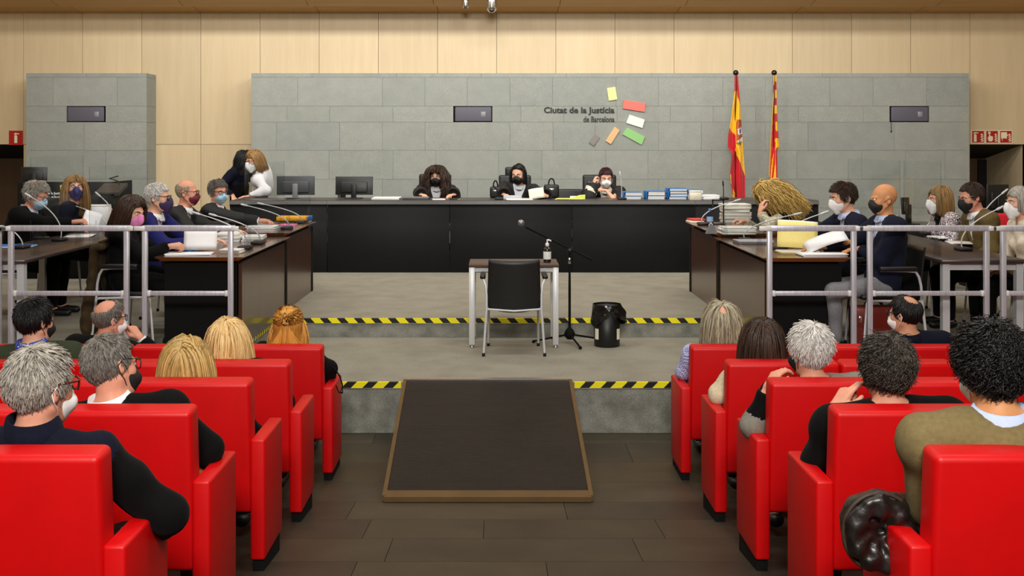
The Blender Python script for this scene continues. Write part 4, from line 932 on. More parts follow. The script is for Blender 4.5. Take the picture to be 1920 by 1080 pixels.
office_chair('judge_chair', 'black office chair under the curly-haired judge', Xat(814, JD), JD, PI, 1.06, False); office_chair('judge_chair', 'black high-back office chair with headrest under the middle judge', Xat(966, JD), JD, PI, 1.045, True)
office_chair('judge_chair', 'black office chair under the white-masked judge', Xat(1127, JD), JD, PI, 1.05, False, w_=.48); office_chair('judge_chair', 'empty low black office chair between two judges', Xat(1066, 16.02), 16.02, PI, .82, False); office_chair('judge_chair', 'empty black office chair turned sideways beside the monitors', Xat(606, 15.2), 15.2, PI * .58, 1.0, False)
# registrar's corner on the far side: black lectern with lettering, monitor
XLc = Xat(122, 13.4); t = thing('registrar_desk', 'black registrar desk front with white court lettering', 'desk', (XLc, 13.4, ZU)); wl = Xat(212, 13.4) - Xat(32, 13.4)
zt = Zat(341, 13.4) - ZU
MB().rbox(-wl / 2, wl / 2, 0, .04, 0, zt, .006, 1).build('front_panel', M_BENCH, t); MB().box(-wl / 2, -wl / 2 + .04, .04, .7, 0, zt).build('side_panel', M_BENCH, t); MB().box(wl / 2 - .04, wl / 2, .04, .7, 0, zt).build('side_panel', M_BENCH, t); MB().box(-wl / 2, wl / 2, .04, .7, zt - .25, zt - .21).build('worktop', M_BENCHTOP, t)
o1 = fit_text(textmesh('Ciutat de la Justícia', .1, .002, 'lettering', M_WHITEPL), Xat(72, 13.4) - XLc, Xat(118, 13.4) - XLc, Zat(366, 13.4) - ZU, Zat(360, 13.4) - ZU, -.002, t); o2 = fit_text(textmesh('de Barcelona', .06, 0, 'lettering', M_WHITEPL), Xat(97, 13.4) - XLc, Xat(118, 13.4) - XLc, Zat(371, 13.4) - ZU, Zat(367, 13.4) - ZU, -.002, t)
MB().rbox(Xat(113, 13.4) - XLc, Xat(119, 13.4) - XLc, -.006, -.001, Zat(356, 13.4) - ZU, Zat(347, 13.4) - ZU, .001, 1).build('sticky_note', M_LIME, t)
monitor(40, 87, 313, 342, 13.75, ZU + zt - .21, .15, 'black monitor on the registrar desk near the dark doorway', M_SCREEN); 
t = thing('lectern', 'dark slanted lectern top with a black lamp behind the long-haired woman', 'lectern', (Xat(200, 12.9), 12.9, ZU)); zl = Zat(345, 12.9) - ZU
MB().box(-.09, .09, 0, .3, 0, zl - .12).build('column', M_BENCH, t); me = MB().prism([(0, zl - .14), (.32, zl - .04), (.32, zl), (0, zl - .1)], -.14, .14, 'x').mesh('desk_plate', M_BENCHTOP); fixnormals(me); obj('desk_plate', me, t); MB().tube([(.08, .2, zl - .02), (.06, .2, zl + .03), (-.02, .15, zl + .06), (.1, .1, zl + .09)], .008, 6).build('lamp', M_BLK, t)
# right back: black screen, monitor and a red chair back
monitor(1848, 1893, 346, 398, 12.6, 1.30, 0.2, 'large black screen behind the man in olive jacket', M_SCREEN, 0.0); monitor(1690, 1707, 370, 402, 12.4, 1.30, .3, 'black monitor edge behind the bald man in suit', M_SCREEN)
for x, lab in ((5.75, 'dark cabinet table holding the large black screen'), (4.68, 'dark cabinet table holding the black monitor')):
    t = thing('cabinet', lab, 'cabinet', (x, 12.5, ZU)); MB().rbox(-.34, .34, -.25, .35, 0, 1.30 - ZU - .02, .006, 1).build('cabinet_body', M_BENCH, t); MB().box(-.35, .35, -.26, .36, 1.30 - ZU - .02, 1.30 - ZU).build('worktop', M_BENCHTOP, t)
t = thing('red_jacket', 'bright red garment hung behind the woman in cream', 'clothing', (Xat(1878, 10.4), 10.4, 0)); q = MB().rbox(-.1, .1, -.03, .03, Zat(440, 10.4), Zat(400, 10.4), .02, 3).build('cloth', mat('bright_red_cloth', rgb(226, 22, 44), .7), t); MB().tube([(0, 0, ZU), (0, 0, Zat(436, 10.4))], .012, 8).build('stand_rod', M_BLK, t)
t = thing('briefcase', 'reddish brown leather briefcase standing behind the railing', 'briefcase', (Xat(1640, 8.66), 8.66, ZU)); M_CASE = mat('oxblood_leather', rgb(104, 34, 26), .32, var=.15, nscale=(9, 9, 9), coat=.3)
MB().rbox(-.19, .17, -.07, .07, 0, .36, .02, 3).build('case_body', M_CASE, t); MB().rbox(-.17, .15, -.078, -.06, .2, .35, .01, 2).build('flap', M_CASE, t); MB().tube(bez((-.08, 0, .355), (-.08, 0, .42), (.06, 0, .42), (.06, 0, .355), 8), .011, 8).build('handle', M_BLK, t); MB().rbox(-.15, -.13, -.085, -.075, .24, .29, .002, 1).build('clasp', M_CHROME, t)
# ================================================================== PEOPLE: implicit surfaces -> continuous meshes
def npv(v): return np.array(v, dtype=np.float64)
def axis(lo, hi, ranges, hc, hf):
    xs = [lo]
    while xs[-1] < hi:
        x = xs[-1]; xs.append(x + (hf if any(a <= x <= b for a, b in ranges) else hc))
    return np.array(xs, dtype=np.float32)
class Field:
    def __init__(self, lo, hi, h, fine=None, hf=None):
        self.ax = [axis(lo[i], hi[i], [(b[0][i], b[1][i]) for b in (fine or [])], h, hf or h) for i in range(3)]
        self.F = np.full([len(a) for a in self.ax], 0.5, dtype=np.float32)
    def _sub(self, lo, hi):
        s = []
        for i in range(3):
            a = int(np.searchsorted(self.ax[i], lo[i])); b = int(np.searchsorted(self.ax[i], hi[i]))
            s.append(slice(max(a - 1, 0), min(b + 1, len(self.ax[i]))))
        return tuple(s)
    def _grid(self, s): return np.meshgrid(self.ax[0][s[0]], self.ax[1][s[1]], self.ax[2][s[2]], indexing='ij', sparse=True)
    def _op(self, s, d, k, op):
        A = self.F[s]
        if A.size == 0: return
        if op == 'add':
            if k > 0:
                h = np.clip(0.5 + 0.5 * (d - A) / k, 0, 1); self.F[s] = d * (1 - h) + A * h - k * h * (1 - h)
            else: self.F[s] = np.minimum(A, d)
        else:                                        # subtract
            d = -d
            if k > 0:
                h = np.clip(0.5 - 0.5 * (d - A) / k, 0, 1); self.F[s] = d * (1 - h) + A * h + k * h * (1 - h)
            else: self.F[s] = np.maximum(A, d)
    def cap(self, a, b, ra, rb=None, k=0.02, flat=None, op='add'):
        a, b = npv(a), npv(b); rb = ra if rb is None else rb; m = max(ra, rb) + k + 0.03
        s = self._sub(np.minimum(a, b) - m, np.maximum(a, b) + m); X, Y, Z = self._grid(s)
        qx, qy, qz = X - a[0], Y - a[1], Z - a[2]; ab = b - a; L2 = max(float(ab @ ab), 1e-9); mul = 1.0
        if flat is not None:
            n, f = npv(flat[0]), flat[1]; n = n / np.linalg.norm(n); qn = (qx * n[0] + qy * n[1] + qz * n[2]) * (1 / f - 1)
            qx, qy, qz = qx + n[0] * qn, qy + n[1] * qn, qz + n[2] * qn; mul = 0.5 + 0.5 * f
        t = np.clip((qx * ab[0] + qy * ab[1] + qz * ab[2]) / L2, 0, 1)
        d = (np.sqrt((qx - t * ab[0]) ** 2 + (qy - t * ab[1]) ** 2 + (qz - t * ab[2]) ** 2) - (ra + t * (rb - ra))) * mul
        self._op(s, d, k, op); return self
    def ell(self, c, r, R=None, k=0.02, op='add'):
        c, r = npv(c), npv(r); m = r.max() + k + 0.03; s = self._sub(c - m, c + m); X, Y, Z = self._grid(s); qx, qy, qz = X - c[0], Y - c[1], Z - c[2]
        if R is not None:
            R = np.array(R); qx, qy, qz = (qx * R[0, i] + qy * R[1, i] + qz * R[2, i] for i in range(3))
        k0 = np.sqrt((qx / r[0]) ** 2 + (qy / r[1]) ** 2 + (qz / r[2]) ** 2); k1 = np.sqrt((qx / r[0] ** 2) ** 2 + (qy / r[1] ** 2) ** 2 + (qz / r[2] ** 2) ** 2)
        self._op(s, k0 * (k0 - 1) / np.maximum(k1, 1e-6), k, op); return self
    def cut(self, p, n, k=0.0):                      # remove the half space on the side of n
        p, n = npv(p), npv(n); n = n / np.linalg.norm(n); s = (slice(None),) * 3; X, Y, Z = self._grid(s)
        self._op(s, -((X - p[0]) * n[0] + (Y - p[1]) * n[1] + (Z - p[2]) * n[2]), k, 'sub'); return self
    def wave(self, amp, f, seed):
        r = np.random.RandomState(seed); X, Y, Z = self._grid((slice(None),) * 3); w = 0
        for i in range(4):
            v = r.normal(size=3); v *= f * (0.7 + 0.6 * r.rand()) / np.linalg.norm(v); w = w + np.sin(X * v[0] + Y * v[1] + Z * v[2] + r.rand() * 6)
        self.F += (amp * 0.5 * w).astype(np.float32); return self
    def mesh(self):
        F = self.F; S = F < 0; sh = [n - 1 for n in F.shape]
        C = [(i, j, k) for i in (0, 1) for j in (0, 1) for k in (0, 1)]
        g = lambda A, o: A[o[0]:o[0] + sh[0], o[1]:o[1] + sh[1], o[2]:o[2] + sh[2]]
        cnt = sum(g(S, o).astype(np.int8) for o in C); act = (cnt > 0) & (cnt < 8); I = np.nonzero(act); n = len(I[0])
        if n == 0: return np.zeros((0, 3)), np.zeros((0, 4), int)
        vid = np.full(act.shape, -1, dtype=np.int32); vid[I] = np.arange(n)
        V = {o: F[I[0] + o[0], I[1] + o[1], I[2] + o[2]] for o in C}; acc = np.zeros((n, 3)); w = np.zeros(n)
        for a in C:
            for ax_ in range(3):
                if a[ax_] == 0:
                    b = list(a); b[ax_] = 1; b = tuple(b); fa, fb = V[a], V[b]; m = (fa < 0) != (fb < 0)
                    t = np.where(m, fa / np.where(m, fa - fb, 1), 0); p = np.empty((n, 3)); p[:] = a; p[:, ax_] = t
                    acc[m] += p[m]; w[m] += 1
        acc /= w[:, None]; out = np.empty((n, 3))
        for i in range(3):
            x = self.ax[i]; out[:, i] = x[I[i]] + acc[:, i] * (x[I[i] + 1] - x[I[i]])
        quads = []
        for ax_ in range(3):
            o1, o2 = [(1, 2), (2, 0), (0, 1)][ax_]; sl0 = [slice(None)] * 3; sl1 = [slice(None)] * 3
            sl0[ax_] = slice(0, -1); sl1[ax_] = slice(1, None)
            for q in (o1, o2): sl0[q] = slice(1, -1); sl1[q] = slice(1, -1)
            A, B = S[tuple(sl0)], S[tuple(sl1)]; D = np.nonzero(A != B); idx = [None] * 3; idx[ax_] = D[ax_]; idx[o1] = D[o1] + 1; idx[o2] = D[o2] + 1
            def cell(d1, d2):
                c = [x.copy() for x in idx]; c[o1] = c[o1] - d1; c[o2] = c[o2] - d2; return vid[c[0], c[1], c[2]]
            q = np.stack([cell(1, 1), cell(0, 1), cell(0, 0), cell(1, 0)], 1); fl = ~A[D]; q[fl] = q[fl][:, ::-1]; quads.append(q)
        return out, np.concatenate(quads)

def np_mesh(name, V, Q, mats, attr=None, mi=None):
    me = bpy.data.meshes.new(name); n, m = len(V), len(Q); k = Q.shape[1] if m else 4
    me.vertices.add(n); me.vertices.foreach_set('co', np.asarray(V, dtype=np.float32).ravel())
    me.loops.add(m * k); me.loops.foreach_set('vertex_index', Q.ravel().astype(np.int32)); me.polygons.add(m)
    me.polygons.foreach_set('loop_start', np.arange(0, m * k, k, dtype=np.int32))
    me.polygons.foreach_set('use_smooth', np.ones(m, dtype=bool))
    for x in (mats if isinstance(mats, (list, tuple)) else [mats]): me.materials.append(x)
    if mi is not None: me.polygons.foreach_set('material_index', mi.astype(np.int32))
    me.update(calc_edges=True)
    if attr is not None:
        a = me.attributes.new('lock', 'FLOAT', 'POINT'); a.data.foreach_set('value', attr.astype(np.float32))
    me.validate(); return me

# ---- materials
SKINS = {'light': (224, 170, 142), 'mid': (206, 150, 118), 'rosy': (218, 152, 126), 'tan': (210, 146, 98), 'deep': (150, 100, 72)}
def skin(k):
    nm = 'skin_' + k
    if nm in MATS: return MATS[nm]
    m = mat(nm, rgb(*SKINS[k]), 0.5, var=0.08, nscale=(28, 28, 28), spec=0.35); b = m.node_tree.nodes['Principled BSDF']
    b.inputs['Subsurface Weight'].default_value = 0.0; return m
def hairmat(name, dark, light, sc=40):
    if name in MATS: return MATS[name]
    t = NT(name); t.b.inputs['Roughness'].default_value = 0.42; t.b.inputs['Specular IOR Level'].default_value = 0.4
    at = t.node('ShaderNodeAttribute', attribute_name='lock'); nz = t.node('ShaderNodeTexNoise', i_Scale=1.0, i_Detail=3.0); t.link(t.coords((sc * 3, sc * 3, sc * .5)), nz.inputs['Vector'])
    ad = t.node('ShaderNodeMath', operation='ADD'); t.link(at.outputs['Fac'], ad.inputs[0]); t.link(nz.outputs['Fac'], ad.inputs[1])
    hf = t.node('ShaderNodeMath', operation='MULTIPLY'); t.link(ad.outputs[0], hf.inputs[0]); hf.inputs[1].default_value = 0.5
    t.link(t.ramp(hf.outputs[0], [(0.2, rgb(*dark)), (0.75, rgb(*light))]), t.b.inputs['Base Color']); t.bump(nz.outputs['Fac'], 0.4, 0.004)
    MATS[name] = t.m; return t.m
def cloth(name, c, rough=0.85, var=0.12, sc=60, bump=0.25): return mat('cloth_' + name, rgb(*c), rough, var=var, nscale=(sc, sc, sc), bump=bump, bscale=(180, 180, 180), spec=0.12, sheen=0.02)
def check_cloth(name, a, b, scale=75.0):
    if name in MATS: return MATS[name]
    t = NT(name); t.b.inputs['Roughness'].default_value = 0.8; ck = t.node('ShaderNodeTexChecker'); ck.inputs['Scale'].default_value = scale; ck.inputs['Color1'].default_value = rgb(*a); ck.inputs['Color2'].default_value = rgb(*b)
    t.link(t.coords(), ck.inputs['Vector']); t.link(ck.outputs['Color'], t.b.inputs['Base Color']); MATS[name] = t.m; return t.m
def cell_cloth(name, stops, scale, feature='F1'):
    if name in MATS: return MATS[name]
    t = NT(name); t.b.inputs['Roughness'].default_value = 0.8; vo = t.node('ShaderNodeTexVoronoi', i_Scale=scale, feature=feature); t.link(t.coords(), vo.inputs['Vector'])
    t.link(t.ramp(vo.outputs['Distance'], [(p, rgb(*c)) for p, c in stops], 'CONSTANT'), t.b.inputs['Base Color']); MATS[name] = t.m; return t.m

# ---- hands (canonical: wrist at origin, fingers along +y, palm towards -z, thumb on -x: a right hand)
HANDS = {}
def hand_mesh(pose):
    if pose in HANDS: return HANDS[pose]
    curls = {'relax': [(15, 25, 20)] * 4, 'flat': [(4, 6, 4)] * 4, 'hold': [(45, 55, 35), (50, 58, 35), (52, 60, 38), (55, 60, 38)], 'point': [(5, 12, 8), (75, 85, 50), (80, 88, 50), (80, 85, 50)],
             'cup': [(30, 38, 25), (34, 42, 28), (38, 45, 30), (42, 48, 30)], 'two': [(10, 25, 20), (22, 38, 25), (60, 70, 40), (70, 75, 45)]}[pose]
    f = Field((-.09, -.05, -.10), (.065, .21, .06), .0042); kx = [-.026, -.009, .008, .024]; ky = [.086, .09, .085, .076]; Ls = [(.042, .025, .02), (.046, .028, .021), (.042, .026, .02), (.033, .02, .018)]
    f.cap((0, -.045, 0), (0, .0, 0), .024, .024, .01, ((0, 0, 1), .72)); 
    for i in range(4): f.cap((kx[i] * .55, .0, 0), (kx[i], ky[i] - .004, 0), .014, .0125, .014)
    f.cap((-.018, .02, -.008), (-.02, .06, -.008), .015, .011, .014)
    for i in range(4):
        p = npv((kx[i], ky[i], 0)); a = 0.0; sp = (-.09, -.02, .04, .11)[i]
        for j in range(3):
            a += math.radians(curls[i][j]); d = npv((math.sin(sp) * math.cos(a), math.cos(a) * math.cos(sp), -math.sin(a))); q = p + d * Ls[i][j]
            f.cap(p, q, (.0098, .0088, .008)[j], (.0088, .008, .0066)[j], .003); p = q
    th = {'hold': [(-.042, .042, -.022), (-.036, .07, -.042), (-.022, .088, -.052)], 'point': [(-.04, .045, -.02), (-.03, .07, -.034), (-.014, .082, -.04)]}.get(pose, [(-.046, .042, -.014), (-.058, .068, -.022), (-.06, .094, -.026)])
    p = npv((-.016, .012, -.006)); 
    for q, r in zip(th, (.0125, .0105, .0088)): f.cap(p, q, r + .0015, r, .006); p = npv(q)
    HANDS[pose] = f.mesh(); return HANDS[pose]

def rot3(yaw, pitch, roll):
    """head turn: yaw + = towards the person's left, pitch + = up, roll + = towards the right shoulder (degrees)"""
    return np.array(Euler((math.radians(pitch), math.radians(roll), math.radians(yaw)), 'YXZ').to_matrix() if False else (Matrix.Rotation(math.radians(yaw), 3, 'Z') @ Matrix.Rotation(math.radians(pitch), 3, 'X') @ Matrix.Rotation(math.radians(roll), 3, 'Y')))
nrm = lambda v: v / max(np.linalg.norm(v), 1e-9)

def tubes(paths, r0, r1, sides=4, rnd=None, lift=0.65):
    """paths (n, m, 3) -> tapered tubes, one per lock of hair"""
    n, m, _ = paths.shape; T = np.gradient(paths, axis=1); T /= np.maximum(np.linalg.norm(T, axis=2, keepdims=True), 1e-9)
    ref = np.zeros_like(T); ref[..., 0] = 1.0; ref[np.abs(T[..., 0]) > .8] = (0, 1, 0)
    U = np.cross(T, ref); U /= np.maximum(np.linalg.norm(U, axis=2, keepdims=True), 1e-9); B = np.cross(T, U)
    tt = np.linspace(0, 1, m); rad = (r0 + (r1 - r0) * tt ** 1.6)[None, :, None] * (np.ones((n, 1, 1)) if rnd is None else (0.7 + 0.6 * rnd)[:, None, None])
    V = np.stack([paths + rad * (U * math.cos(2 * PI * s / sides) + B * math.sin(2 * PI * s / sides)) for s in range(sides)], 2)
    V = V.reshape(-1, 3); base = (np.arange(n)[:, None] * m + np.arange(m - 1)[None, :]).ravel() * sides; Q = []
    for s in range(sides):
        s2 = (s + 1) % sides; Q.append(np.stack([base + s, base + s2, base + sides + s2, base + sides + s], 1))
    return V, np.concatenate(Q), np.repeat(rnd if rnd is not None else np.random.rand(n), m * sides)

def hair_locks(st, seed, Rh, Hc, hs):
    """locks in head space; gravity is the world's down turned into head space"""
    r = np.random.RandomState(seed); n = st.get('n', 260); er = npv(st.get('er', (.082, .106, .101))); ec = npv((0, -.012, .035))
    i = np.arange(n * 3) + .5; ph = np.arccos(1 - 2 * i / (n * 3)); th = PI * (1 + 5 ** .5) * i
    D = np.stack([np.cos(th) * np.sin(ph), np.sin(th) * np.sin(ph), np.cos(ph)], 1) + r.normal(size=(n * 3, 3)) * .05; D /= np.linalg.norm(D, axis=1, keepdims=True)
    Pt = ec + D * er
    fz, ny, nz_ = st.get('front', .07), -.078, st.get('nape', -.07)
    line = fz + (Pt[:, 1] - .085) * ((fz - nz_) / (.085 - ny)); keep = Pt[:, 2] > line - .004
    if 'bald' in st:
        for (bx_, by, bz_, br) in st['bald']: keep &= np.linalg.norm(Pt - npv((bx_, by, bz_)), axis=1) > br
    Pt, D = Pt[keep], D[keep]; n = len(Pt)
    if n == 0: return None
    crown = npv(st.get('crown', (0, -.045, .125))); part = st.get('part')
    out = Pt - crown; out -= D * (out * D).sum(1, keepdims=True); out /= np.maximum(np.linalg.norm(out, axis=1, keepdims=True), 1e-6)
    if part is not None:
        side = np.sign(Pt[:, 0] - part); o2 = np.stack([side, -.35 * np.ones(n), np.zeros(n)], 1); o2 -= D * (o2 * D).sum(1, keepdims=True); w_ = np.exp(-((Pt[:, 2] - .13) / .05) ** 2)[:, None]; out = out * (1 - w_) + o2 * w_
    if 'cutz' in st:                                    # long hair: the front falls to both sides of the face
        side = np.sign(Pt[:, 0] - st.get('partx', .004)); o2 = np.stack([side * 1.0, -.55 * np.ones(n), -.25 * np.ones(n)], 1); o2 -= D * (o2 * D).sum(1, keepdims=True); o2 /= np.maximum(np.linalg.norm(o2, axis=1, keepdims=True), 1e-6)
        w_ = np.clip((Pt[:, 1] + .02) / .06, 0, 1)[:, None]; out = out * (1 - w_) + o2 * w_
    g = Rh.T @ npv((0, 0, -1)); g = nrm(g + npv(st.get('drift', (0, 0, 0)))); L = st.get('len', .05) * (0.75 + 0.5 * r.rand(n)); m = st.get('seg', 7)
    if 'cutz' in st: L = np.maximum(.03, ((Pt[:, 2] - st['cutz']) * 1.12 + .015) * (.93 + .14 * r.rand(n)))
    lift = st.get('lift', .15)
    cut = st.get('cut')                                # world drop below the head centre where long hair ends
    d = out + D * lift + r.normal(size=(n, 3)) * st.get('mess', .12); d /= np.linalg.norm(d, axis=1, keepdims=True); p = Pt - D * .004; path = [p.copy()]; gw = st.get('grav', .25)
    ampl, freq = st.get('curl', (0, 0)); ph0 = r.rand(n) * 6.28; spread = r.normal(size=n) * .009
    for s in range(m - 1):
        p = p + d * (L / (m - 1))[:, None]
        q = (p - ec) / er; k = np.linalg.norm(q, axis=1); ins = k < 1.0 + .02; p[ins] = ec + er * q[ins] / k[ins][:, None] * (1.02 + .02 * r.rand(ins.sum())[:, None])
        if st.get('face', True):                        # keep locks off the face
            f_ = (p[:, 1] > .03) & (np.abs(p[:, 0]) < .072) & (p[:, 2] < fz - .012); p[f_, 1] = np.minimum(p[f_, 1], .008); p[f_, 0] = np.sign(p[f_, 0] + 1e-6) * .076
        if 'tie' in st and s > 0:
            tie = npv(st['tie']); sel = Pt[:, 2] > st.get('tiez', -.01); fr = (s + 1) / (m * .5)
            if fr <= 1.001:
                tp = Pt[sel] * (1 - fr) + tie * fr; q2 = (tp - ec) / er; k2 = np.linalg.norm(q2, axis=1, keepdims=True); p[sel] = np.where(k2 < 1.03, ec + er * q2 / k2 * 1.03, tp) * (1 - fr ** 4) + tie * fr ** 4
            else: p[sel] = path[-1][sel] + g * .036 + np.stack([spread[sel], np.zeros(sel.sum()), np.zeros(sel.sum())], 1)
        d = d * (1 - gw) + g * gw + r.normal(size=(n, 3)) * st.get('mess', .12) * .5; d /= np.linalg.norm(d, axis=1, keepdims=True); path.append(p.copy())
    path = np.stack(path, 1)
    if ampl:
        tt = np.linspace(0, 1, m)[None, :]; A = ampl * np.minimum(1, tt * 3); path[..., 0] += A * np.sin(tt * freq + ph0[:, None]); path[..., 1] += A * np.cos(tt * freq + ph0[:, None]); path[..., 2] += .5 * A * np.sin(tt * freq * 1.3 + ph0[:, None] * 2)
    return tubes(path, st.get('r', .0055), st.get('r1', .0016), 4, r.rand(n))

def person(label, pos, rz, head, hr=(0, 0, 0), seat_h=0.42, stand=False, sex='m', sk='light', hair=None, hairc=None, top=None, suit=None, shirt=None, tie=None, collar=None, trousers=None, shoes=None,
           mask=None, glasses=None, arms=(None, None), sw=None, hs=1.0, bulk=1.0, legs=True, group=None, seed=1, sleeve=None, yaw_sh=0.0, detail=1.0, cuffs=None, hood=None, robe=False, collar_h=0.0):
    t = thing('person', label, 'person', pos, rz, group); M = Matrix.Translation(Vector(pos)) @ Matrix.Rotation(rz, 4, 'Z'); Mi = M.inverted()
    W = lambda p: npv(Mi @ Vector(p)); WD = lambda v: npv(Mi.to_3x3() @ Vector(v))
    Hc = W(head); Rh = rot3(*hr); H = lambda p: Hc + Rh @ (npv(p) * hs)
    hip = npv((0, 0, (0.9 if stand else seat_h + .10)))
    sb = H((0, -.022, -.085)); up0 = nrm(sb - hip); Nb = sb - nrm(up0 * .7 + Rh @ npv((0, 0, 1)) * .3) * .075
    L = np.linalg.norm(Nb - hip); U = nrm(Nb - hip); Rx = npv((math.cos(yaw_sh), math.sin(yaw_sh), 0)); Rx = nrm(Rx - U * (Rx @ U)); Fw = np.cross(U, Rx); TR = np.stack([Rx, Fw, U], 1)
    sw = sw or (.37 if sex == 'm' else .325); b = bulk
    Pt = lambda s, x=0, y=0: hip + U * (s * L) + Rx * x + Fw * (y - .035 * math.sin(PI * min(max(s, 0), 1)))
    S = [Pt(.90, -sw / 2), Pt(.90, sw / 2)]
    hj = [hip + npv((-.09, .02, -.01)), hip + npv((.09, .02, -.01))]
    if stand: kn = [npv((-.09, .02, .48)), npv((.09, .02, .48))]; an = [npv((-.09, -.02, .08)), npv((.09, -.02, .08))]
    else: kn = [npv((-.12, .42, seat_h + .05)), npv((.12, .42, seat_h + .05))]; an = [npv((-.11, .40, .08)), npv((.11, .40, .08))]
    AR = []
    for i, a in enumerate(arms):
        sgn = -1 if i == 0 else 1
        if a is None: a = {'lap': True}
        if 'lap' in a: wr = hip + npv((sgn * .10, .26, .09)); dr = npv((-sgn * .5, .85, -.15)); pn = npv((0, 0, -1)); pole = npv((sgn * .8, -.5, -.3)); ps = 'relax'
        else: wr = W(a['w']); dr = nrm(WD(a['dir'])); pn = WD(a['palm']); pole = WD(a['pole']) if 'pole' in a else npv((sgn * .8, -.3, -.6)); ps = a.get('pose', 'relax')
        v = wr - S[i]; D = np.linalg.norm(v); la, lb = .285, .25; st_ = max(1.0, D / (la + lb) * 1.005); la, lb = la * st_, lb * st_
        if D < abs(la - lb) + .05: D = abs(la - lb) + .05
        x = (la * la - lb * lb + D * D) / (2 * D); hgt = math.sqrt(max(la * la - x * x, 0)); vd = nrm(v); pl = nrm(pole - vd * (pole @ vd))
        if 'elbow' in a: el = W(a['elbow'])
        else: el = S[i] + vd * x + pl * hgt
        AR.append((S[i], el, wr, dr, pn, ps))
    # -------- body
    allp = np.array([hip, Nb, Hc, *S, *[q for a in AR for q in a[1:3]], *kn, *an] + ([npv((-.1, .62, 0)), npv((.1, .62, 0))] if not stand else [])); lo, hi = allp.min(0) - .2, allp.max(0) + .2; lo[2] = max(lo[2], -.02)
    fb = [(Hc - npv((.13, .15, .17)) * hs, Hc + npv((.13, .15, .15)) * hs)]
    f = Field(lo, hi, .024, fb, .0068 / detail)
    fw = sex == 'f'
    f.ell(Pt(.02), (.155, .105, .11), TR, .03).ell(Pt(.35), (.13, .09, .14), TR, .05).ell(Pt(.68), (.145, .095, .15), TR, .05)
    f.cap(S[0], S[1], .045, .045, .04)
    for i in (0, 1):
        f.cap(Nb + U * .01, S[i], .042, .042, .03)
        s_, e_, w_, dr, pn, ps = AR[i]; f.cap(s_, e_, .042, .036, .02); f.cap(e_, w_ - nrm(w_ - e_) * .02, .036, .024, .015)
        f.cap(hj[i], kn[i], .07, .05, .03); f.cap(kn[i], an[i], .046, .034, .02); f.cap(an[i] + npv((0, -.02, -.03)), an[i] + npv((0, .14, -.045)), .034, .028, .02)
    nk = .053 if not fw else .046
    f.cap(Nb - U * .03, H((0, -.012, -.05)), nk + .006, nk, .03)
    hd = lambda c, r, k=.02, op='add': f.ell(H(c), npv(r) * hs, Rh, k, op); hc = lambda a, b_, ra, rb, k=.01, op='add': f.cap(H(a), H(b_), ra * hs, rb * hs, k, None, op)
    hd((0, -.012, .035), (.0755, .096, .089), .02); hd((0, .025, -.02), (.062, .066, .088), .03); hd((0, .044, -.085), (.040 if fw else .045, .044, .030), .025)
    for s in (-1, 1):
        hc((s * .052, .0, -.05), (s * .022, .058, -.095), .017, .016, .025); hd((s * .036, .058, -.024), (.026, .024, .026), .02)
        hd((s * .031, .094, .006), (.015, .013, .0105), .012, 'sub'); hc((s * .012, .094, .02), (s * .046, .078, .021), .0085, .007, .012)
        f.ell(H((s * .079, -.012, -.006)), npv((.010, .019, .033)) * hs, Rh @ rot3(s * 22, 0, 0), .008); f.ell(H((s * .087, -.010, -.002)), npv((.006, .010, .018)) * hs, Rh @ rot3(s * 22, 0, 0), .005, 'sub')
        hc((s * .011, .103, -.034), (s * .011, .098, -.036), .0085, .008, .008)
    hc((0, .090, .012), (0, .108, -.028), .0085, .0125, .01); hc((-.02, .083, -.063), (.02, .083, -.063), .008, .008, .008); hc((-.016, .083, -.074), (.016, .083, -.074), .008, .008, .006)
    V, Q = f.mesh(); Vs, Qs = [V], [Q]; off = len(V)
    for i in (0, 1):
        s_, e_, w_, dr, pn, ps = AR[i]; hv, hq = hand_mesh(ps); hv = hv.copy(); hq = hq.copy(); k = (1.0 if not fw else .92)
        if i == 0: hv[:, 0] *= -1; hq = hq[:, ::-1]
        y = nrm(dr); z = -(pn - y * (pn @ y)); z = nrm(z); xx = np.cross(y, z); hv = w_ + (hv * k) @ np.stack([xx, y, z], 0); Vs.append(hv); Qs.append(hq + off); off += len(hv)
    obj('body', np_mesh('body', np.concatenate(Vs), np.concatenate(Qs), skin(sk)), t)
    # -------- upper garment
    tl = nrm(U); c = .014
    def garment(inf, h, cutV=None, arms_=True, low=-.06, wave=.004, neck=.066, upper=0.0):
        g = Field(lo - .03, hi + .05, h); g.ell(Pt(.04), npv((.165, .12, .13)) * b + inf, TR, .03).ell(Pt(.36), npv((.142, .108, .16)) * b + inf, TR, .06).ell(Pt(.68), npv((.158, .112, .165)) * b + inf, TR, .05)
        if fw: 
            for s in (-1, 1): g.ell(Pt(.62, s * .07, .08), (.06 + inf, .06 + inf, .06 + inf), TR, .03)
        g.cap(S[0], S[1], .058 * b + inf, None, .04)
        for i in (0, 1):
            g.cap(Nb - U * .01, S[i], .050 + inf, .056 * b + inf, .04)
            if arms_:
                s_, e_, w_, *_ = AR[i]; ws = w_ - nrm(w_ - e_) * .035
                g.cap(s_, e_, .056 * b + inf, .049 * b + inf + (.02 if robe else 0), .035); g.cap(e_, ws, .049 * b + inf + (.02 if robe else 0), .036 + inf + (.045 if robe else 0), .02)
        if wave: g.wave(wave, 42, seed)
        g.cap(Nb - U * .02, Nb + U * .20, neck, neck + .015, .012, None, 'sub')
        if arms_:
            for i in (0, 1):
                s_, e_, w_, *_ = AR[i]; dd = nrm(w_ - e_); a0 = w_ - dd * .035; g.cap(a0 + dd * .052, a0 + dd * .16, .055 + (.03 if robe else 0), None, .0, None, 'sub')
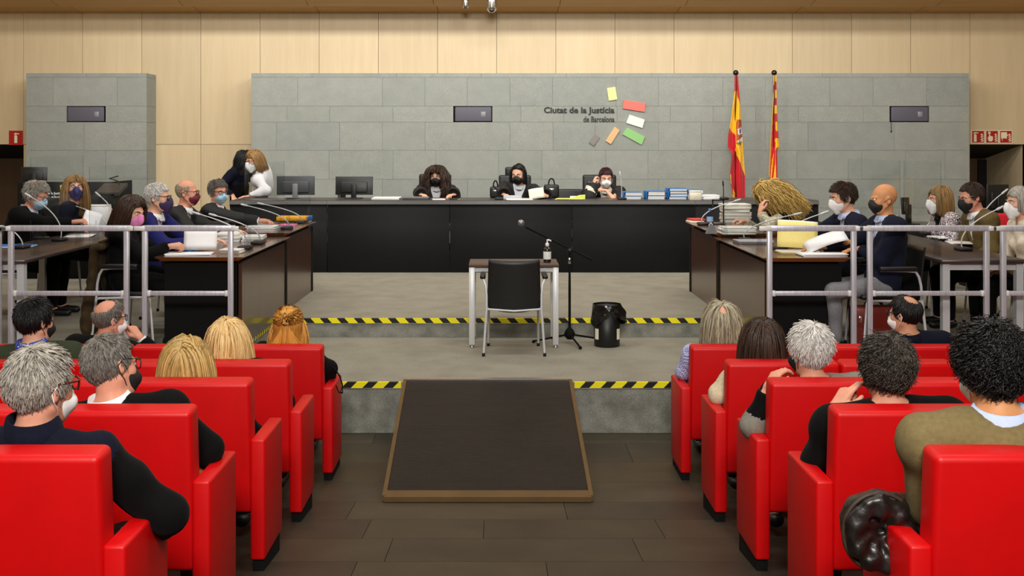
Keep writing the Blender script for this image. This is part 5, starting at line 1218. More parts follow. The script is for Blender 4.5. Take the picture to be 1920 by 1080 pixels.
        if low is not None and stand: g.cut(hip + npv((0, 0, -.12)), (0, 0, -1))
        if cutV:
            x0, s0, s1, w1 = cutV; s_ = (slice(None),) * 3; X, Y, Z = g._grid(s_); qx, qy, qz = X - hip[0], Y - hip[1], Z - hip[2]
            lx = qx * Rx[0] + qy * Rx[1] + qz * Rx[2]; ly = qx * Fw[0] + qy * Fw[1] + qz * Fw[2]; lz = qx * U[0] + qy * U[1] + qz * U[2]
            w_ = (lz / L - s0) / (s1 - s0) * w1; d = np.maximum(np.abs(lx) - w_, -ly + .02); g._op(s_, d * .85, .004, 'sub')
        return g.mesh()
    tm = suit or top
    hT = .0125
    V, Q = garment(.012 if suit else .009, hT, (0, .50, .98, .078) if suit else (shirt and (0, .70, .98, .06)), True, wave=.0045 if not robe else .006)
    mi = None
    if sleeve is not None:                            # contrasting sleeves
        cen = V[Q].mean(1); mi = np.zeros(len(Q))
        for i in (0, 1):
            s_, e_, w_, *_ = AR[i]; p0 = s_ + (e_ - s_) * sleeve[1]
            if sleeve[1] >= .9:                       # only the forearm differs
                ab = w_ - e_; t0 = ((cen - e_) @ ab) / (ab @ ab); mi[(t0 > .3) & (np.linalg.norm(cen - (e_ + t0[:, None] * ab), axis=1) < .09)] = 1; continue
            for a_, b_ in ((p0, e_), (e_, w_)):
                ab = b_ - a_; tt = np.clip(((cen - a_) @ ab) / (ab @ ab), 0, 1); mi[(np.linalg.norm(cen - (a_ + tt[:, None] * ab), axis=1) < .09) & (((cen - p0) @ (e_ - s_) > 0) | (((cen - e_) @ (w_ - e_)) > 0))] = 1
    obj('jacket' if suit else 'sweater', np_mesh('top', V, Q, [tm] + ([sleeve[0]] if sleeve else []), None, mi), t)
    if shirt is not None:
        V, Q = garment(.0, .014, None, False, wave=0, neck=.052); obj('shirt', np_mesh('shirt', V, Q, shirt), t)
    if tie is not None:
        g = Field(lo, hi, .008); kk = lambda s, y: Pt(s, 0, y)
        g.cap(kk(.93, .115), kk(.90, .125), .016, .014, .004); g.cap(kk(.90, .122), kk(.52, .138), .014, .028, .004, (Fw, .35)); V, Q = g.mesh(); obj('tie', np_mesh('tie', V, Q, tie), t)
    cm = collar or (shirt if suit else None)
    if cm is not None:
        kz = nrm(U * .75 + nrm(sb - Nb) * .25); ky = nrm(Fw - kz * (Fw @ kz)); kx_ = np.cross(ky, kz); q = MB(); n_ = 28; pts = []
        for i in range(n_):
            a = 2 * PI * i / (n_ - 1) + PI / 2 + .0; gap = abs((i / (n_ - 1)) - 0) ; cl = math.cos(a - PI / 2)
            for j, (r_, z_) in enumerate(((nk + .010, .030), (nk + .012, .062 - .012 * max(0, cl)), (nk + .018, .064 - .012 * max(0, cl)), (nk + .038, .016 - .03 * max(0, cl) ** 3), (nk + .034, .008))):
                pts.append(tuple(Nb + kx_ * (r_ * 1.06 * math.cos(a)) + ky * (r_ * 1.12 * math.sin(a)) + kz * (z_ - (.026 if suit is not None else .012) + (collar_h if j in (1, 2) else 0))))
        q.grid(pts, n_, 5); me = q.mesh('collar', cm); obj('collar', me, t)
    if cuffs is not None:
        for i in cuffs[1]:
            s_, e_, w_, *_ = AR[i]; dd = nrm(w_ - e_); MB().tube([tuple(w_ - dd * .045), tuple(w_ - dd * .012)], [.036, .034], 14, cap=False).build('cuff', cuffs[0], t)
    # -------- lower garment and shoes
    if legs:
        g = Field(lo, hi, .02); g.ell(hip + npv((0, 0, .0)), npv((.17, .125, .12)), None, .03)
        for i in (0, 1): g.cap(hj[i], kn[i], .088, .066, .04); g.cap(kn[i], an[i] + npv((0, 0, .03)), .064, .052, .03)
        g.wave(.004, 35, seed + 3); V, Q = g.mesh(); obj('trousers', np_mesh('trousers', V, Q, trousers or cloth('black', (18, 18, 20))), t)
        for i in (0, 1):
            g = Field(an[i] - npv((.08, .12, .1)), an[i] + npv((.08, .24, .06)), .011); g.cap(an[i] + npv((0, -.03, -.035)), an[i] + npv((0, .15, -.045)), .043, .036, .02, ((0, 0, 1), .9)); g.cut((0, 0, 0.003), (0, 0, -1)); V, Q = g.mesh(); obj('shoe', np_mesh('shoe', V, Q, shoes or M_BLK), t)
    # -------- eyes and brows
    for s in (-1, 1):
        q = MB(); c_ = H((s * .031, .0815, .006)); q.ball(tuple(c_), .0115 * hs, 12, 8); p2 = H((s * .031, .0895, .005)); q.ball(tuple(p2), .0052 * hs, 8, 6, 1); q.build('eye', [M_WHITEPL, mat('iris_dark', rgb(44, 30, 22), .2)], t)
    if hairc is not None:
        for s in (-1, 1): q = MB().tube([tuple(H((s * .014, .103, .024))), tuple(H((s * .032, .099, .030))), tuple(H((s * .050, .082, .025)))], [.0035, .0045, .002], 6); q.build('eyebrow', hairc, t)
    # -------- hair
    if hair is not None:
        g = Field(npv((-.16, -.2, -.2)), npv((.16, .16, .2)), .0075); er = npv(hair.get('er', (.082, .106, .101))); g.ell((0, -.012, .035), er - .004, None, 0)
        fz, nzp = hair.get('front', .07), hair.get('nape', -.07); n_ = npv((0, (fz - nzp) / (.085 + .078), -1.0)); g.cut((0, .085, fz), n_, .012)
        for (bx_, by, bz_, br) in hair.get('bald', ()): g.ell((bx_, by, bz_), (br, br, br), None, .01, 'sub')
        for a_, b_, ra, rb in hair.get('mass', ()): g.cap(a_, b_, ra, rb, .03)
        if hair.get('mass'): g.cap((0, .05, -.06), (0, .13, -.05), .075, .075, .015, None, 'sub')
        if hair.get('lump', 0): g.wave(hair['lump'], hair.get('lumpf', 110), seed)
        V, Q = g.mesh(); lk = np.full(len(V), .35); Vs, Qs, As = [Hc + (V * hs) @ Rh.T], [Q], [lk]
        lo_ = hair_locks(hair, seed, Rh, Hc, hs)
        if lo_ is not None: Vs.append(Hc + (lo_[0] * hs) @ Rh.T); Qs.append(lo_[1] + len(V)); As.append(lo_[2])
        obj('hair', np_mesh('hair', np.concatenate(Vs), np.concatenate(Qs), hairc, np.concatenate(As)), t)
        if 'tie' in hair:
            q = MB(); cpt = H(hair['tie']); q.ball(tuple(cpt), (.016, .010, .012), 10, 7); q.build('hair_clip', M_BLK, t)
    # -------- mask and glasses
    if mask is not None:
        kind, mm, lm = mask; g = Field((-.1, -.02, -.16), (.1, .18, .05), .0065)
        g.ell((0, .044, -.05), (.064, .062, .064), None, .0).ell((0, .05, -.085), (.044, .046, .034), None, .02)
        g.cap((0, .095, .004), (0, .108, -.03), .014, .02, .02)
        if kind == 'ffp2': g.cap((0, .108, -.01), (0, .118, -.06), .016, .012, .035); g.cap((0, .118, -.05), (0, .085, -.115), .012, .02, .03)
        else: g.cap((-.03, .085, -.05), (.03, .085, -.05), .028, .028, .02)
        g.cut((0, .016, 0), (0, -1, 0), .004); g.cut((0, .10, .004), (0, -.55, 1), .006)
        V, Q = g.mesh(); mo = obj('face_mask', np_mesh('face_mask', Hc + (V * hs) @ Rh.T, Q, mm), t)
        for s in (-1, 1):
            q = MB()
            for a_, b_ in (((s * .062, .03, -.022), (s * .089, -.018, .012)), ((s * .055, .025, -.085), (s * .088, -.026, -.03))): q.tube([tuple(H(a_)), tuple(H([(a_[0] + b_[0]) / 2 + s * .006, (a_[1] + b_[1]) / 2, (a_[2] + b_[2]) / 2])), tuple(H(b_))], .0018, 5)
            q.tube([tuple(H((s * .089, -.018, .012))), tuple(H((s * .088, -.034, -.005))), tuple(H((s * .088, -.026, -.03)))], .0018, 5); q.build('ear_loop', lm, mo)
    if glasses is not None:
        q = MB()
        for s in (-1, 1):
            lp = [(s * .010, .111, .010), (s * .014, .112, .024), (s * .034, .109, .027), (s * .056, .099, .023), (s * .058, .098, .006), (s * .048, .103, -.012), (s * .026, .109, -.013), (s * .012, .111, -.002), (s * .010, .111, .010)]
            q.tube([tuple(H(p)) for p in lp], .0022 * glasses[1], 5, cap=False); q.tube([tuple(H((s * .057, .098, .018))), tuple(H((s * .078, .06, .020))), tuple(H((s * .086, -.005, .022))), tuple(H((s * .086, -.035, -.005)))], .0022 * glasses[1], 5)
        q.tube([tuple(H((-.011, .111, .012))), tuple(H((0, .114, .015))), tuple(H((.011, .111, .012)))], .0022 * glasses[1], 5); q.build('glasses', glasses[0], t)
    return t
# ================================================================== CAST
def short(**k): return {**dict(n=1500, len=.034, seg=4, lift=.07, grav=.10, mess=.10, r=.0034, r1=.0008, er=(.0815, .104, .098), front=.078), **k}
def bob(cutz, **k): return {**dict(n=1000, seg=11, cutz=cutz, lift=.06, grav=.42, mess=.04, r=.0052, r1=.0012, nape=-.09, er=(.084, .105, .099),
        mass=[((-.062, -.03, .02), (-.07, -.03, cutz + .06), .034, .026), ((.062, -.03, .02), (.07, -.03, cutz + .06), .034, .026), ((0, -.07, .0), (0, -.085, cutz + .06), .055, .045), ((-.04, -.06, 0), (-.045, -.075, cutz + .06), .045, .035), ((.04, -.06, 0), (.045, -.075, cutz + .06), .045, .035)]), **k}
H_GREY = hairmat('hair_grey', (104, 98, 90), (176, 170, 160)); H_SILV = hairmat('hair_silver', (142, 138, 134), (226, 222, 216)); H_DKGREY = hairmat('hair_dark_grey', (58, 54, 50), (126, 120, 112)); H_BLACK = hairmat('hair_black', (6, 6, 7), (22, 20, 20)); H_DKBR = hairmat('hair_dark_brown', (24, 15, 10), (66, 44, 30)); H_BRGREY = hairmat('hair_grizzled', (20, 18, 16), (76, 68, 60))
H_GOLD = hairmat('hair_golden', (130, 78, 22), (226, 162, 72)); H_BLOND = hairmat('hair_pale_blond', (176, 130, 74), (240, 208, 146)); H_DBLOND = hairmat('hair_dark_blond', (104, 74, 30), (206, 170, 104)); H_ASH = hairmat('hair_ash', (108, 98, 78), (186, 176, 150)); H_BROWN = hairmat('hair_brown', (58, 36, 20), (134, 92, 52)); H_CURLBL = hairmat('hair_curly_blond', (126, 92, 38), (226, 192, 112)); H_AUB = hairmat('hair_burgundy', (26, 8, 14), (66, 26, 34)); H_LBR = hairmat('hair_light_brown', (84, 58, 30), (160, 122, 70))
C_BLACK = cloth('black', (8, 8, 9)); C_NAVY = cloth('navy', (15, 18, 34)); C_BLUESUIT = cloth('blue_suit', (34, 36, 96)); C_SUIT = cloth('dark_navy_suit', (24, 27, 44)); C_WHITE = cloth('white', (232, 232, 236), var=.04); C_BEIGE = cloth('beige_knit', (206, 192, 162)); C_GREY = cloth('grey_knit', (128, 124, 114)); C_OLIVE = cloth('olive_knit', (118, 104, 70)); C_OLIVEJ = cloth('olive_jacket', (98, 82, 48)); C_CREAM = cloth('cream_knit', (226, 214, 194)); C_GREEN = cloth('dark_green_coat', (52, 58, 42)); C_LBLUE = cloth('light_blue_shirt', (190, 204, 236), var=.04); C_GREYT = cloth('grey_trousers', (120, 120, 124)); C_MUST = cloth('mustard', (150, 122, 50)); C_ROBE = mat('robe_black', rgb(15, 15, 17), .75, var=.15, nscale=(12, 12, 12), bump=.3, bscale=(25, 25, 60))
C_PLAID = check_cloth('plaid_blue', (206, 206, 232), (104, 112, 176), 95.0); C_DOTS = cell_cloth('dotted_blue', [(0, (226, 228, 240)), (.22, (40, 62, 160))], 75); C_PATT = cell_cloth('patterned', [(0, (150, 30, 64)), (.16, (226, 220, 216)), (.34, (44, 40, 52)), (.5, (220, 214, 212)), (.62, (120, 90, 110))], 26); C_LACE = cell_cloth('lace', [(0, (132, 126, 104)), (.2, (206, 200, 176)), (.45, (160, 152, 128))], 40); C_SPOT = cell_cloth('spotted_blouse', [(0, (60, 56, 50)), (.25, (222, 216, 200))], 70)
C_TIE = cloth('tie_dark', (30, 32, 46)); C_TIEG = cloth('tie_grey', (70, 72, 80))
MK_W = mat('mask_white', rgb(240, 240, 240), .7); MK_B = mat('mask_black', rgb(18, 18, 20), .7); MK_BL = mat('mask_blue', rgb(168, 208, 232), .7, var=.04, nscale=(4, 4, 160)); MK_NV = mat('mask_navy', rgb(52, 50, 106), .7); MK_PU = mat('mask_purple', rgb(58, 40, 84), .7); MK_PK = mat('mask_pink', rgb(236, 140, 200), .7); MK_RD = mat('mask_maroon', rgb(104, 26, 48), .7)
G_DK = mat('glasses_dark', rgb(26, 20, 20), .25); G_RED = mat('glasses_tortoise', rgb(90, 30, 24), .25); G_MET = mat('glasses_metal', rgb(150, 140, 130), .25, .8)

def aud(row, side, k, px, py, label, dx=0.0, dd=.25, **kw):
    d = ROWS[row]; x = (XSL - SP * (k + .5)) if side < 0 else (XSR + SP * (k + .5)); y = d + .33
    return person(label, (x + dx, y, floor_z(y)), 0.0, P(px, py, d + dd), seat_h=.35, **kw)
G_AUD = 'members of the public in the red seats'
# ---- public, seats beside the ponytail woman
aud(0, -1, 0, 541, 612, 'woman with golden half-up hair and black top in the front row', sex='f', hair=bob(-.30, tie=(0, -.118, .03), tiez=.05, n=952), hairc=H_GOLD, top=C_BLACK, mask=('cloth', MK_B, MK_B), group=G_AUD, seed=11,
    arms=(None, dict(w=P(618, 712, 7.46), dir=(-.4, 1, -.2), palm=(0, 0, -1), elbow=P(616, 690, 7.36))))
aud(0, -1, 2, 205, 598, 'balding grey man in dark jacket pressing a finger to his ear', hr=(-42, -4, 0), sk='rosy', hair=short(bald=[(0, -.06, .115, .085)], len=.03), hairc=H_DKGREY, suit=C_BLACK, shirt=C_WHITE, mask=('surg', MK_W, MK_W), glasses=(G_DK, 1.2), group=G_AUD, seed=12,
    arms=(None, dict(w=P(262, 632, 7.5), dir=(-.62, .1, .75), palm=(-.75, .3, -.4), pose='point', pole=(.7, .1, -1))), cuffs=(C_WHITE, (1,)))
aud(1, -1, 0, 427, 640, 'woman with pale blonde layered hair in the second row', sex='f', hair=bob(-.17, mess=.09, n=1020), hairc=H_BLOND, top=C_BLACK, mask=('cloth', MK_B, MK_B), group=G_AUD, seed=13)
aud(1, -1, 2, 66, 602, 'dark-haired man in green coat with blue dotted collar', hr=(-28, -3, 0), dx=.1, hair=short(n=1352, len=.05, nape=-.085, lift=0.12), hairc=H_BLACK, top=C_GREEN, collar=C_DOTS, collar_h=.012, bulk=1.12, sw=.42, sk='light', mask=('cloth', MK_B, MK_B), group=G_AUD, seed=14)
aud(2, -1, 0, 350, 682, 'woman with streaked dark-blond straight hair in the third row', sex='f', hair=bob(-.21, n=1088, part=.0), hairc=H_DBLOND, top=C_BLACK, mask=('cloth', MK_B, MK_B), group=G_AUD, seed=15)
aud(3, -1, 0, 208, 690, 'man in black sweater with white shirt collar tilting his head', hr=(-34, -6, -16), dx=.0, hair=short(n=1456, len=.034, nape=-.085, lift=0.05), hairc=H_DKGREY, top=C_BLACK, collar=C_WHITE, collar_h=.012, sk='rosy', bulk=1.1, sw=.44, trousers=C_MUST, mask=('cloth', MK_B, MK_B), glasses=(G_DK, 1.0), group=G_AUD, seed=16,
    arms=(None, dict(w=P(398, 868, 4.62), dir=(-.5, 1, -.1), palm=(0, 0, -1), elbow=P(388, 845, 4.36))))
aud(4, -1, 0, 76, 728, 'grey-haired man in navy vest with dark red glasses, arm over the armrest', hr=(-26, -4, 0), hair=short(n=1612, len=.042, nape=-.095, lift=0.08, mess=0.13), hairc=H_GREY, top=C_NAVY, collar=C_NAVY, collar_h=.03, sk='rosy', bulk=1.08, sw=.40, sleeve=(C_BLACK, .05), mask=('surg', MK_W, MK_W), glasses=(G_RED, 1.8), group=G_AUD, seed=17,
    arms=(None, dict(w=P(258, 1000, 3.72), dir=(-.5, .8, -.1), palm=(0, 0, -1), elbow=P(318, 968, 3.46))))
# ---- public, seats beside the plaid shirt
aud(0, 1, 0, 1352, 604, 'man with long thinning grey hair and blue checked shirt', hair=bob(-.16, mess=.14, n=816, bald=[(0, -.085, .1, .032)]), hairc=H_ASH, top=C_PLAID, collar=C_PLAID, group=G_AUD, seed=21, sw=.42, mask=('surg', MK_W, MK_W),
    arms=(dict(w=P(1287, 712, 7.46), dir=(.4, 1, -.2), palm=(0, 0, -1), elbow=P(1283, 697, 7.38)), None))
aud(0, 1, 2, 1697, 590, 'man in navy shirt with a bald crown and dark glasses', hr=(38, -4, 0), hair=short(bald=[(.0, -.07, .13, .06)], n=1352, nape=-.085), hairc=H_BLACK, top=C_NAVY, collar=C_NAVY, sk='mid', sw=.42, glasses=(G_DK, 1.6), mask=('surg', MK_W, MK_W), group=G_AUD, seed=22)
aud(1, 1, 0, 1429, 640, 'woman with dark brown bob and beige sweater', sex='f', hair=bob(-.21, n=1088), hairc=H_DKBR, top=C_BEIGE, mask=('surg', MK_W, MK_W), group=G_AUD, seed=23, sw=.37,
    arms=(dict(w=P(1362, 742, 6.42), dir=(.4, 1, -.1), palm=(0, 0, -1), elbow=P(1347, 738, 6.22)), None))
aud(1, 1, 2, 1952, 655, 'man touching his face at the end of the second row', hr=(20, 0, 0), hair=short(), hairc=H_DKBR, top=C_NAVY, group=G_AUD, seed=24, mask=('surg', MK_W, MK_W), sk='rosy', arms=(dict(w=P(1922, 700, 6.4), dir=(.1, .1, 1), palm=(1, 0, 0), pose='cup', pole=(-.5, 0, -1)), None))
aud(2, 1, 0, 1518, 658, 'silver-haired woman in grey sweater holding a hand to her cheek', sex='f', hr=(24, -5, 0), hair=short(n=1612, len=.05, nape=-.085, mess=0.14, er=(.086, .109, .104)), hairc=H_SILV, top=C_GREY, sleeve=(C_BLACK, .95), sk='rosy', sw=.4, bulk=1.08, mask=('cloth', MK_B, MK_B), group=G_AUD, seed=25,
    arms=(dict(w=P(1440, 726, 5.20), dir=(.55, .15, .8), palm=(.8, .4, -.5), pose='cup', elbow=P(1414, 800, 5.22)), None))
aud(3, 1, 0, 1662, 692, 'man with dark curly hair in black jacket, fingers at his ear', hr=(6, -4, 0), hair=short(n=2300, len=.055, seg=8, curl=(.006, 12), nape=-.125, lift=0.12, mess=0.21, er=(.084, .108, .1)), hairc=H_BRGREY, top=C_BLACK, sk='rosy', sw=.45, bulk=1.12, mask=('cloth', MK_B, MK_B), group=G_AUD, seed=26,
    arms=(dict(w=P(1566, 764, 4.42), dir=(.6, .1, .8), palm=(.8, .3, -.1), pose='two', elbow=P(1535, 862, 4.36)), None), cuffs=(C_WHITE, (0,)))
aud(4, 1, 0, 1858, 692, 'person with black afro-textured hair, olive sweater and pale blue collar', hr=(8, -14, 0), hair=short(n=2800, len=.05, seg=8, curl=(.006, 14), nape=-.07, lift=0.15, mess=0.25, er=(.090, .114, .108), lump=.005), hairc=H_BLACK, top=C_OLIVE, collar=C_LBLUE, sk='tan', sw=.44, bulk=1.25, mask=('surg', MK_W, MK_W), group=G_AUD, seed=27,
    arms=(dict(w=P(1790, 965, 3.68), dir=(.4, 1, 0), palm=(0, 0, -1), elbow=P(1748, 952, 3.42)), None))

# ---- lawyers on the side of the pink mask (facing the middle of the room)
def side(x, y, heading, px, py, d, label, **kw):
    return person(label, (x, y, ZU), heading, P(px, py, d), **kw)
RIGHTW, LEFTW = -PI / 2, PI / 2
G_L = 'lawyers and parties at the side desks'
side(-3.05, 8.98, RIGHTW, 247, 396, 9.0, 'woman with long dark hair and pink mask reading a document', sex='f', hr=(-24, -18, 0), hair=bob(-.21, drift=(0, -.35, 0), n=952, mess=.04), hairc=H_DKBR, top=C_BLACK, mask=('ffp2', MK_PK, MK_W), group=G_L, seed=31,
     arms=(dict(w=P(322, 462, 9.2), dir=(1, .1, 0), palm=(0, 0, -1)), dict(w=P(318, 462, 8.95), dir=(1, .15, .1), palm=(0, .6, -.8), pose='hold', pole=(-.3, -.8, -.6))))
side(-3.1, 9.62, RIGHTW, 296, 371, 9.58, 'man in royal blue suit with grey hair and purple mask', hr=(0, -3, 0), hair=short(n=1352, len=.035), hairc=H_SILV, suit=C_BLUESUIT, shirt=C_WHITE, mask=('ffp2', MK_PU, MK_B), glasses=(G_DK, 1.2), sk='light', group=G_L, seed=32,
     arms=(dict(w=(-2.58, 9.75, ZN + .05), dir=(1, 0, 0), palm=(0, 0, -1)), dict(w=(-2.62, 9.45, ZN + .05), dir=(1, 0, 0), palm=(0, 0, -1))))
side(-3.1, 10.5, RIGHTW, 351, 362, 10.5, 'bald man in black robe with maroon mask and glasses', hr=(2, -2, 0), hair=short(n=676, len=.012, lift=0.02, bald=[(0, .0, .13, .10)], er=(.078, .1, .094)), hairc=H_ASH, suit=C_ROBE, shirt=C_WHITE, tie=C_TIE, mask=('cloth', MK_RD, MK_B), glasses=(G_RED, 1.0), sk='rosy', robe=True, group=G_L, seed=33,
     arms=(dict(w=(-2.6, 10.65, ZN + .06), dir=(1, 0, 0), palm=(0, 0, -1)), dict(w=(-2.62, 10.32, ZN + .06), dir=(1, 0, 0), palm=(0, 0, -1))))
side(-3.12, 11.55, RIGHTW, 409, 360, 11.55, 'grey-haired man in black robe with light blue mask leaning on the desk', hr=(-42, -6, 4), hair=short(n=1352, len=.05, mess=0.17, lift=0.12), hairc=H_DKGREY, suit=C_ROBE, shirt=C_WHITE, tie=C_TIEG, mask=('surg', MK_BL, MK_W), glasses=(G_DK, 1.2), sk='rosy', group=G_L, seed=34,
     arms=(dict(w=(-2.6, 11.85, ZF + .05), dir=(1, 0, 0), palm=(0, 0, -1)), dict(w=P(488, 414, 11.35), dir=(1, .05, .0), palm=(0, 0, -1), pose='cup')), cuffs=(C_WHITE, (1,)))
side(-4.66, 10.55, RIGHTW, 68, 366, 10.55, 'man with wavy grey hair bent over papers, light blue mask', hr=(-6, -22, 0), hs=1.06, hair=short(n=1352, len=.055, mess=0.17, lift=0.12, nape=-.085), hairc=H_GREY, suit=C_BLACK, shirt=C_LBLUE, tie=C_TIE, mask=('surg', MK_BL, MK_W), glasses=(G_DK, 1.0), sk='rosy', group=G_L, seed=35, bulk=1.1,
     arms=(dict(w=P(132, 426, 10.75), dir=(1, .1, 0), palm=(0, 0, -1)), dict(w=P(140, 416, 10.45), dir=(1, .1, .1), palm=(0, .4, -1), pose='hold')))
side(-4.62, 11.6, RIGHTW, 141, 352, 11.55, 'woman with long brown hair and dark blue mask looking up', sex='f', hr=(-62, 3, 0), hair=bob(-.24, lift=.01, er=(.079, .101, .095), n=782, front=.055), hairc=H_LBR, top=C_NAVY, mask=('ffp2', MK_NV, MK_W), group=G_L, seed=36, hs=1.04)
# ---- right-hand desks
side(3.12, 11.3, LEFTW, 1443, 369, 11.2, 'woman with voluminous curly blonde hair propping her head on her hand', sex='f', hr=(6, -28, -8), hair={**bob(-.26, n=1190, mess=.16, curl=(.011, 15), seg=14, lift=.45), 'er': (.094, .116, .11), 'grav': .36, 'drift': (0, -.75, 0)}, hairc=H_CURLBL, top=C_BLACK, sleeve=(C_LACE, .6), group=G_L, seed=41, hs=1.05, glasses=(G_DK, 1.0),
     arms=(dict(w=P(1425, 396, 11.0), dir=(.25, .1, 1), palm=(1, .3, 0), pose='cup', elbow=P(1440, 422, 10.95)), dict(w=P(1394, 414, 11.35), dir=(-1, 0, .1), palm=(0, 0, -1), pose='hold', pole=(.3, .5, -1))))
side(3.08, 9.5, LEFTW, 1581, 370, 9.45, 'young man with brown hair and white mask looking down at folder', hr=(0, -14, 0), hair=short(n=1456, len=.055, mess=0.14, lift=0.12), hairc=H_BROWN if False else H_DKBR, suit=C_SUIT, shirt=C_LBLUE, tie=C_TIE, mask=('ffp2', MK_W, MK_W), sk='light', group=G_L, seed=42,
     arms=(dict(w=P(1545, 452, 9.3), dir=(-1, .1, .1), palm=(0, .7, -.7), pose='hold'), dict(w=P(1502, 424, 9.6), dir=(-1, -.2, -.1), palm=(0, -.3, -1), pose='cup')))
side(3.08, 8.78, LEFTW, 1657, 374, 8.78, 'bald man in navy suit with black mask', hr=(0, -3, 0), sk='tan', suit=C_SUIT, shirt=C_LBLUE, tie=C_TIE, mask=('cloth', MK_B, MK_B), trousers=C_GREYT, bulk=1.08, group=G_L, seed=43,
     arms=(dict(w=P(1612, 466, 8.86), dir=(-1, .1, -.15), palm=(0, 0, -1)), dict(w=(2.66, 9.0, ZN + .05), dir=(-1, .1, 0), palm=(0, 0, -1))))
side(4.42, 10.7, LEFTW, 1762, 374, 10.7, 'woman with blond-brown bob, white mask and patterned jacket', sex='f', hr=(4, -5, 0), hair=bob(-.12, n=884), hairc=H_LBR, suit=C_PATT, shirt=C_BLACK, mask=('ffp2', MK_W, MK_W), group=G_L, seed=44, hs=1.03)
side(4.42, 9.85, LEFTW, 1822, 370, 9.85, 'man in olive corduroy jacket with black mask and metal glasses', hr=(2, -14, 0), hair=short(n=1352, len=.035, front=.088, bald=[(-.045, .085, .085, .03), (.045, .085, .085, .03)]), hairc=H_DKBR, suit=C_OLIVEJ, shirt=C_WHITE, mask=('ffp2', MK_B, MK_B), glasses=(G_MET, 1.0), sk='rosy', bulk=1.08, group=G_L, seed=45)
side(4.4, 9.0, LEFTW, 1912, 380, 9.0, 'grey-haired woman in cream sweater with white mask at the outer table', sex='f', hr=(4, -4, 0), hair=bob(-.05, n=782), hairc=H_GREY, top=C_CREAM, mask=('ffp2', MK_W, MK_W), group=G_L, seed=46)
# ---- judges
G_J = 'judges on the bench'
def judge(px, py, d, label, x=None, **kw):
    return person(label, (Xat(x or px, JD), JD - .03, ZJ), PI, P(px, py, d), suit=C_ROBE, robe=True, group=G_J, seat_h=.32, sex='f', bulk=1.2, sw=.40, **kw)
JH = ZB + .045
judge(818, 331, 15.15, 'judge with long dark curly hair and black mask looking down', hr=(-6, -10, 0), hair={**bob(-.30, n=1292, mess=.15, curl=(.010, 16), seg=14, lift=.4), 'er': (.088, .106, .1), 'grav': .42, 'front': .07}, hairc=H_DKBR, shirt=C_WHITE, mask=('cloth', MK_B, MK_B), seed=51, hs=1.06,
      arms=(dict(w=(Xat(850, 14.6), 14.62, JH), dir=(-.5, -1, 0), palm=(0, 0, -1)), dict(w=(Xat(790, 14.6), 14.62, JH), dir=(.5, -1, 0), palm=(0, 0, -1))))
judge(972, 327, 15.1, 'judge with straight black bob and black mask reading a sheet', x=966, hr=(-20, -12, 0), hair=bob(-.085, front=.1, partx=.03, er=(.081, .102, .096), n=952, part=.03, mess=.03), hairc=H_BLACK, shirt=C_WHITE, mask=('cloth', MK_B, MK_B), seed=52, hs=1.1,
      arms=(dict(w=P(1022, 367, 14.4), dir=(-.8, -.4, .2), palm=(-.3, 1, 0), pose='hold'), dict(w=(Xat(945, 14.6), 14.62, JH), dir=(.4, -1, 0), palm=(0, 0, -1))))
judge(1136, 334, 15.0, 'judge with short burgundy hair and white mask, hand raised to her ear', x=1128, hr=(0, -12, 0), hair=short(n=1352, len=.03), hairc=H_AUB, shirt=C_SPOT, mask=('surg', MK_W, MK_W), sleeve=(C_SPOT, 1.0), seed=53, hs=1.08,
      arms=(dict(w=P(1136, 357, 14.72), dir=(-.9, -.1, .1), palm=(0, .3, -1), elbow=P(1150, 372, 14.66)), dict(w=P(1112, 348, 14.75), dir=(.35, .2, 1), palm=(.8, .4, 0), pose='two', elbow=P(1104, 370, 14.66))))
# ---- two court clerks standing behind the bench end
person('court clerk in white jacket with brown bob and white mask standing behind the bench', (Xat(492, 15.25), 15.25, ZJ), RIGHTW + PI, P(477, 301, 15.0), hr=(44, -16, 0), stand=True, sex='f', hair=bob(-.12, drift=(0, -.35, 0), n=884), hairc=H_LBR, suit=C_WHITE, shirt=C_GREY, mask=('ffp2', MK_W, MK_W), glasses=(G_DK, 1.0), group='court clerks behind the bench', seed=61, hs=1.12, bulk=1.1,
       arms=(dict(w=P(466, 368, 14.75), dir=(-1, -.2, -.1), palm=(0, 0, -1)), dict(w=P(474, 368, 15.1), dir=(-1, -.2, -.1), palm=(0, 0, -1))))
person('court clerk with dark curly hair and navy jacket behind the one in white', (Xat(446, 15.6), 15.6, ZJ), -PI * .62, P(459, 302, 15.55), hr=(0, -20, 0), stand=True, sex='f', hair={**bob(-.14, n=952, mess=.15, curl=(.009, 14), seg=12, lift=.35)}, hairc=H_BLACK, top=C_NAVY, group='court clerks behind the bench', seed=62, hs=1.1,
       arms=(None, dict(w=P(437, 368, 15.2), dir=(.3, -.6, -.6), palm=(0, 0, -1))))
# ================================================================== COATS AND BAGS
def blob(name, F_, m, parent): V, Q = F_.mesh(); return obj(name, np_mesh(name, V, Q, m), parent)
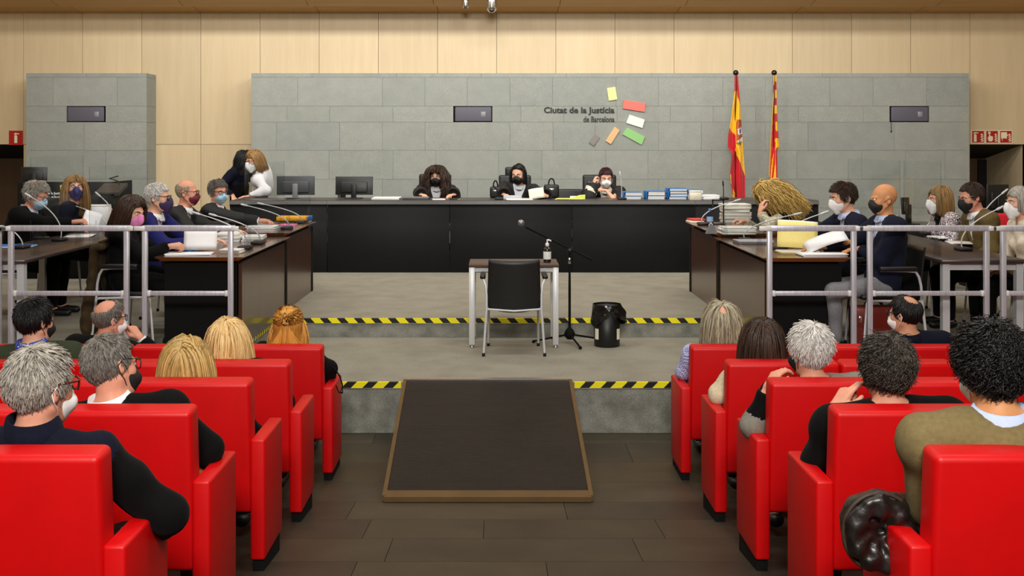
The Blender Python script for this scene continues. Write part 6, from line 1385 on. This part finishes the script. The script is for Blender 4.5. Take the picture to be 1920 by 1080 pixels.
# brown coat hung on the chair of the pink-masked woman
p0 = P(186, 452, 8.86); t = thing('hanging_coat', 'dark brown tweed coat hung over the chair back of the pink-masked woman', 'coat', (p0.x, 8.86, ZU)); g = Field((-.35, -.35, .02), (.35, .35, 1.0), .013)
zz = p0.z - ZU
g.cap((.05, -.14, zz - .03), (.05, .16, zz - .03), .04, None, .03).cap((.0, -.1, zz - .08), (-.08, -.12, .18), .05, .075, .05, ((1, 0, 0), .6)).cap((.0, .08, zz - .08), (-.06, .08, .2), .05, .075, .05, ((1, 0, 0), .6)).cap((-.02, 0, zz - .1), (-.09, 0, .16), .05, .07, .05); g.wave(.008, 55, 3); g.cut((0, 0, .1), (0, 0, -1))
blob('coat_cloth', g, cloth('brown_tweed', (58, 46, 28), var=.4, sc=200), t); MB().tube([(.06, -.15, zz), (.07, 0, zz + .01), (.06, .16, zz)], .012, 6).build('coat_collar', cloth('brown_tweed', (58, 46, 28)), t)
# rolled black puffer jacket over the armrest next to the olive sweater
p0 = P(1640, 988, 3.40); t = thing('puffer_jacket', 'glossy black puffer jacket rolled up over the red armrest', 'jacket', p0); M_PUFF = mat('black_puffer', rgb(22, 16, 14), .42, var=.3, nscale=(20, 20, 20), bump=.6, bscale=(45, 45, 45), coat=.15); M_LINING = mat('brown_lining', rgb(52, 38, 26), .6, var=.2)
g = Field((-.2, -.2, -.2), (.3, .26, .2), .007); n_ = 24
g.ell((0, .03, 0), (.094, .11, .098), None, .03)
for i in range(n_):
    a, b_ = 2 * PI * i / n_, 2 * PI * (i + 1) / n_; R_ = .082; g.cap((R_ * math.cos(a), -.055, R_ * math.sin(a) * 1.1), (R_ * math.cos(b_), -.055, R_ * math.sin(b_) * 1.1), .024 + .006 * math.sin(i * 2.4), .024 + .006 * math.sin(i * 2.4 + 2.4), .012)
g.ell((0, -.10, -.005), (.056, .06, .06), None, .015, 'sub').cap((.06, .03, .05), (.16, .12, .015), .05, .045, .04)
for i in range(7):
    a = 2 * PI * i / 7 + .3; g.cap((.02 * math.cos(a), -.05, .02 * math.sin(a)), (.062 * math.cos(a + .5), -.068, .064 * math.sin(a + .5)), .008, .013, .012)
g.wave(.004, 120, 8)
blob('jacket_roll', g, M_PUFF, t); MB().tube([(.112 * math.cos(a), -.045, .119 * math.sin(a)) for a in [PI * .3 + i * .17 for i in range(22)]], .007, 6).build('jacket_hem', M_LINING, t)
# shoulder strap hanging from the armrest of the woman with half-up hair
t = thing('bag_strap', 'black shoulder strap dangling over the red armrest by the golden-haired woman', 'strap', P(634, 715, 7.3)); c0 = P(634, 715, 7.3)
MB().tube([P(612, 684, 7.34) - c0, P(626, 690, 7.3) - c0, P(637, 705, 7.28) - c0, P(642, 722, 7.26) - c0, P(641, 735, 7.26) - c0, P(636, 737, 7.26) - c0, P(630, 722, 7.28) - c0, P(622, 714, 7.32) - c0], .007, 6, flat=(1, .5)).build('strap_loop', M_BLKM, t); MB().rbox(-.0, .02, -.175, -.16, -.07, -.05, .003, 1, 0, Matrix.Translation((.02, .12, 0))).build('buckle', M_BLK, t)
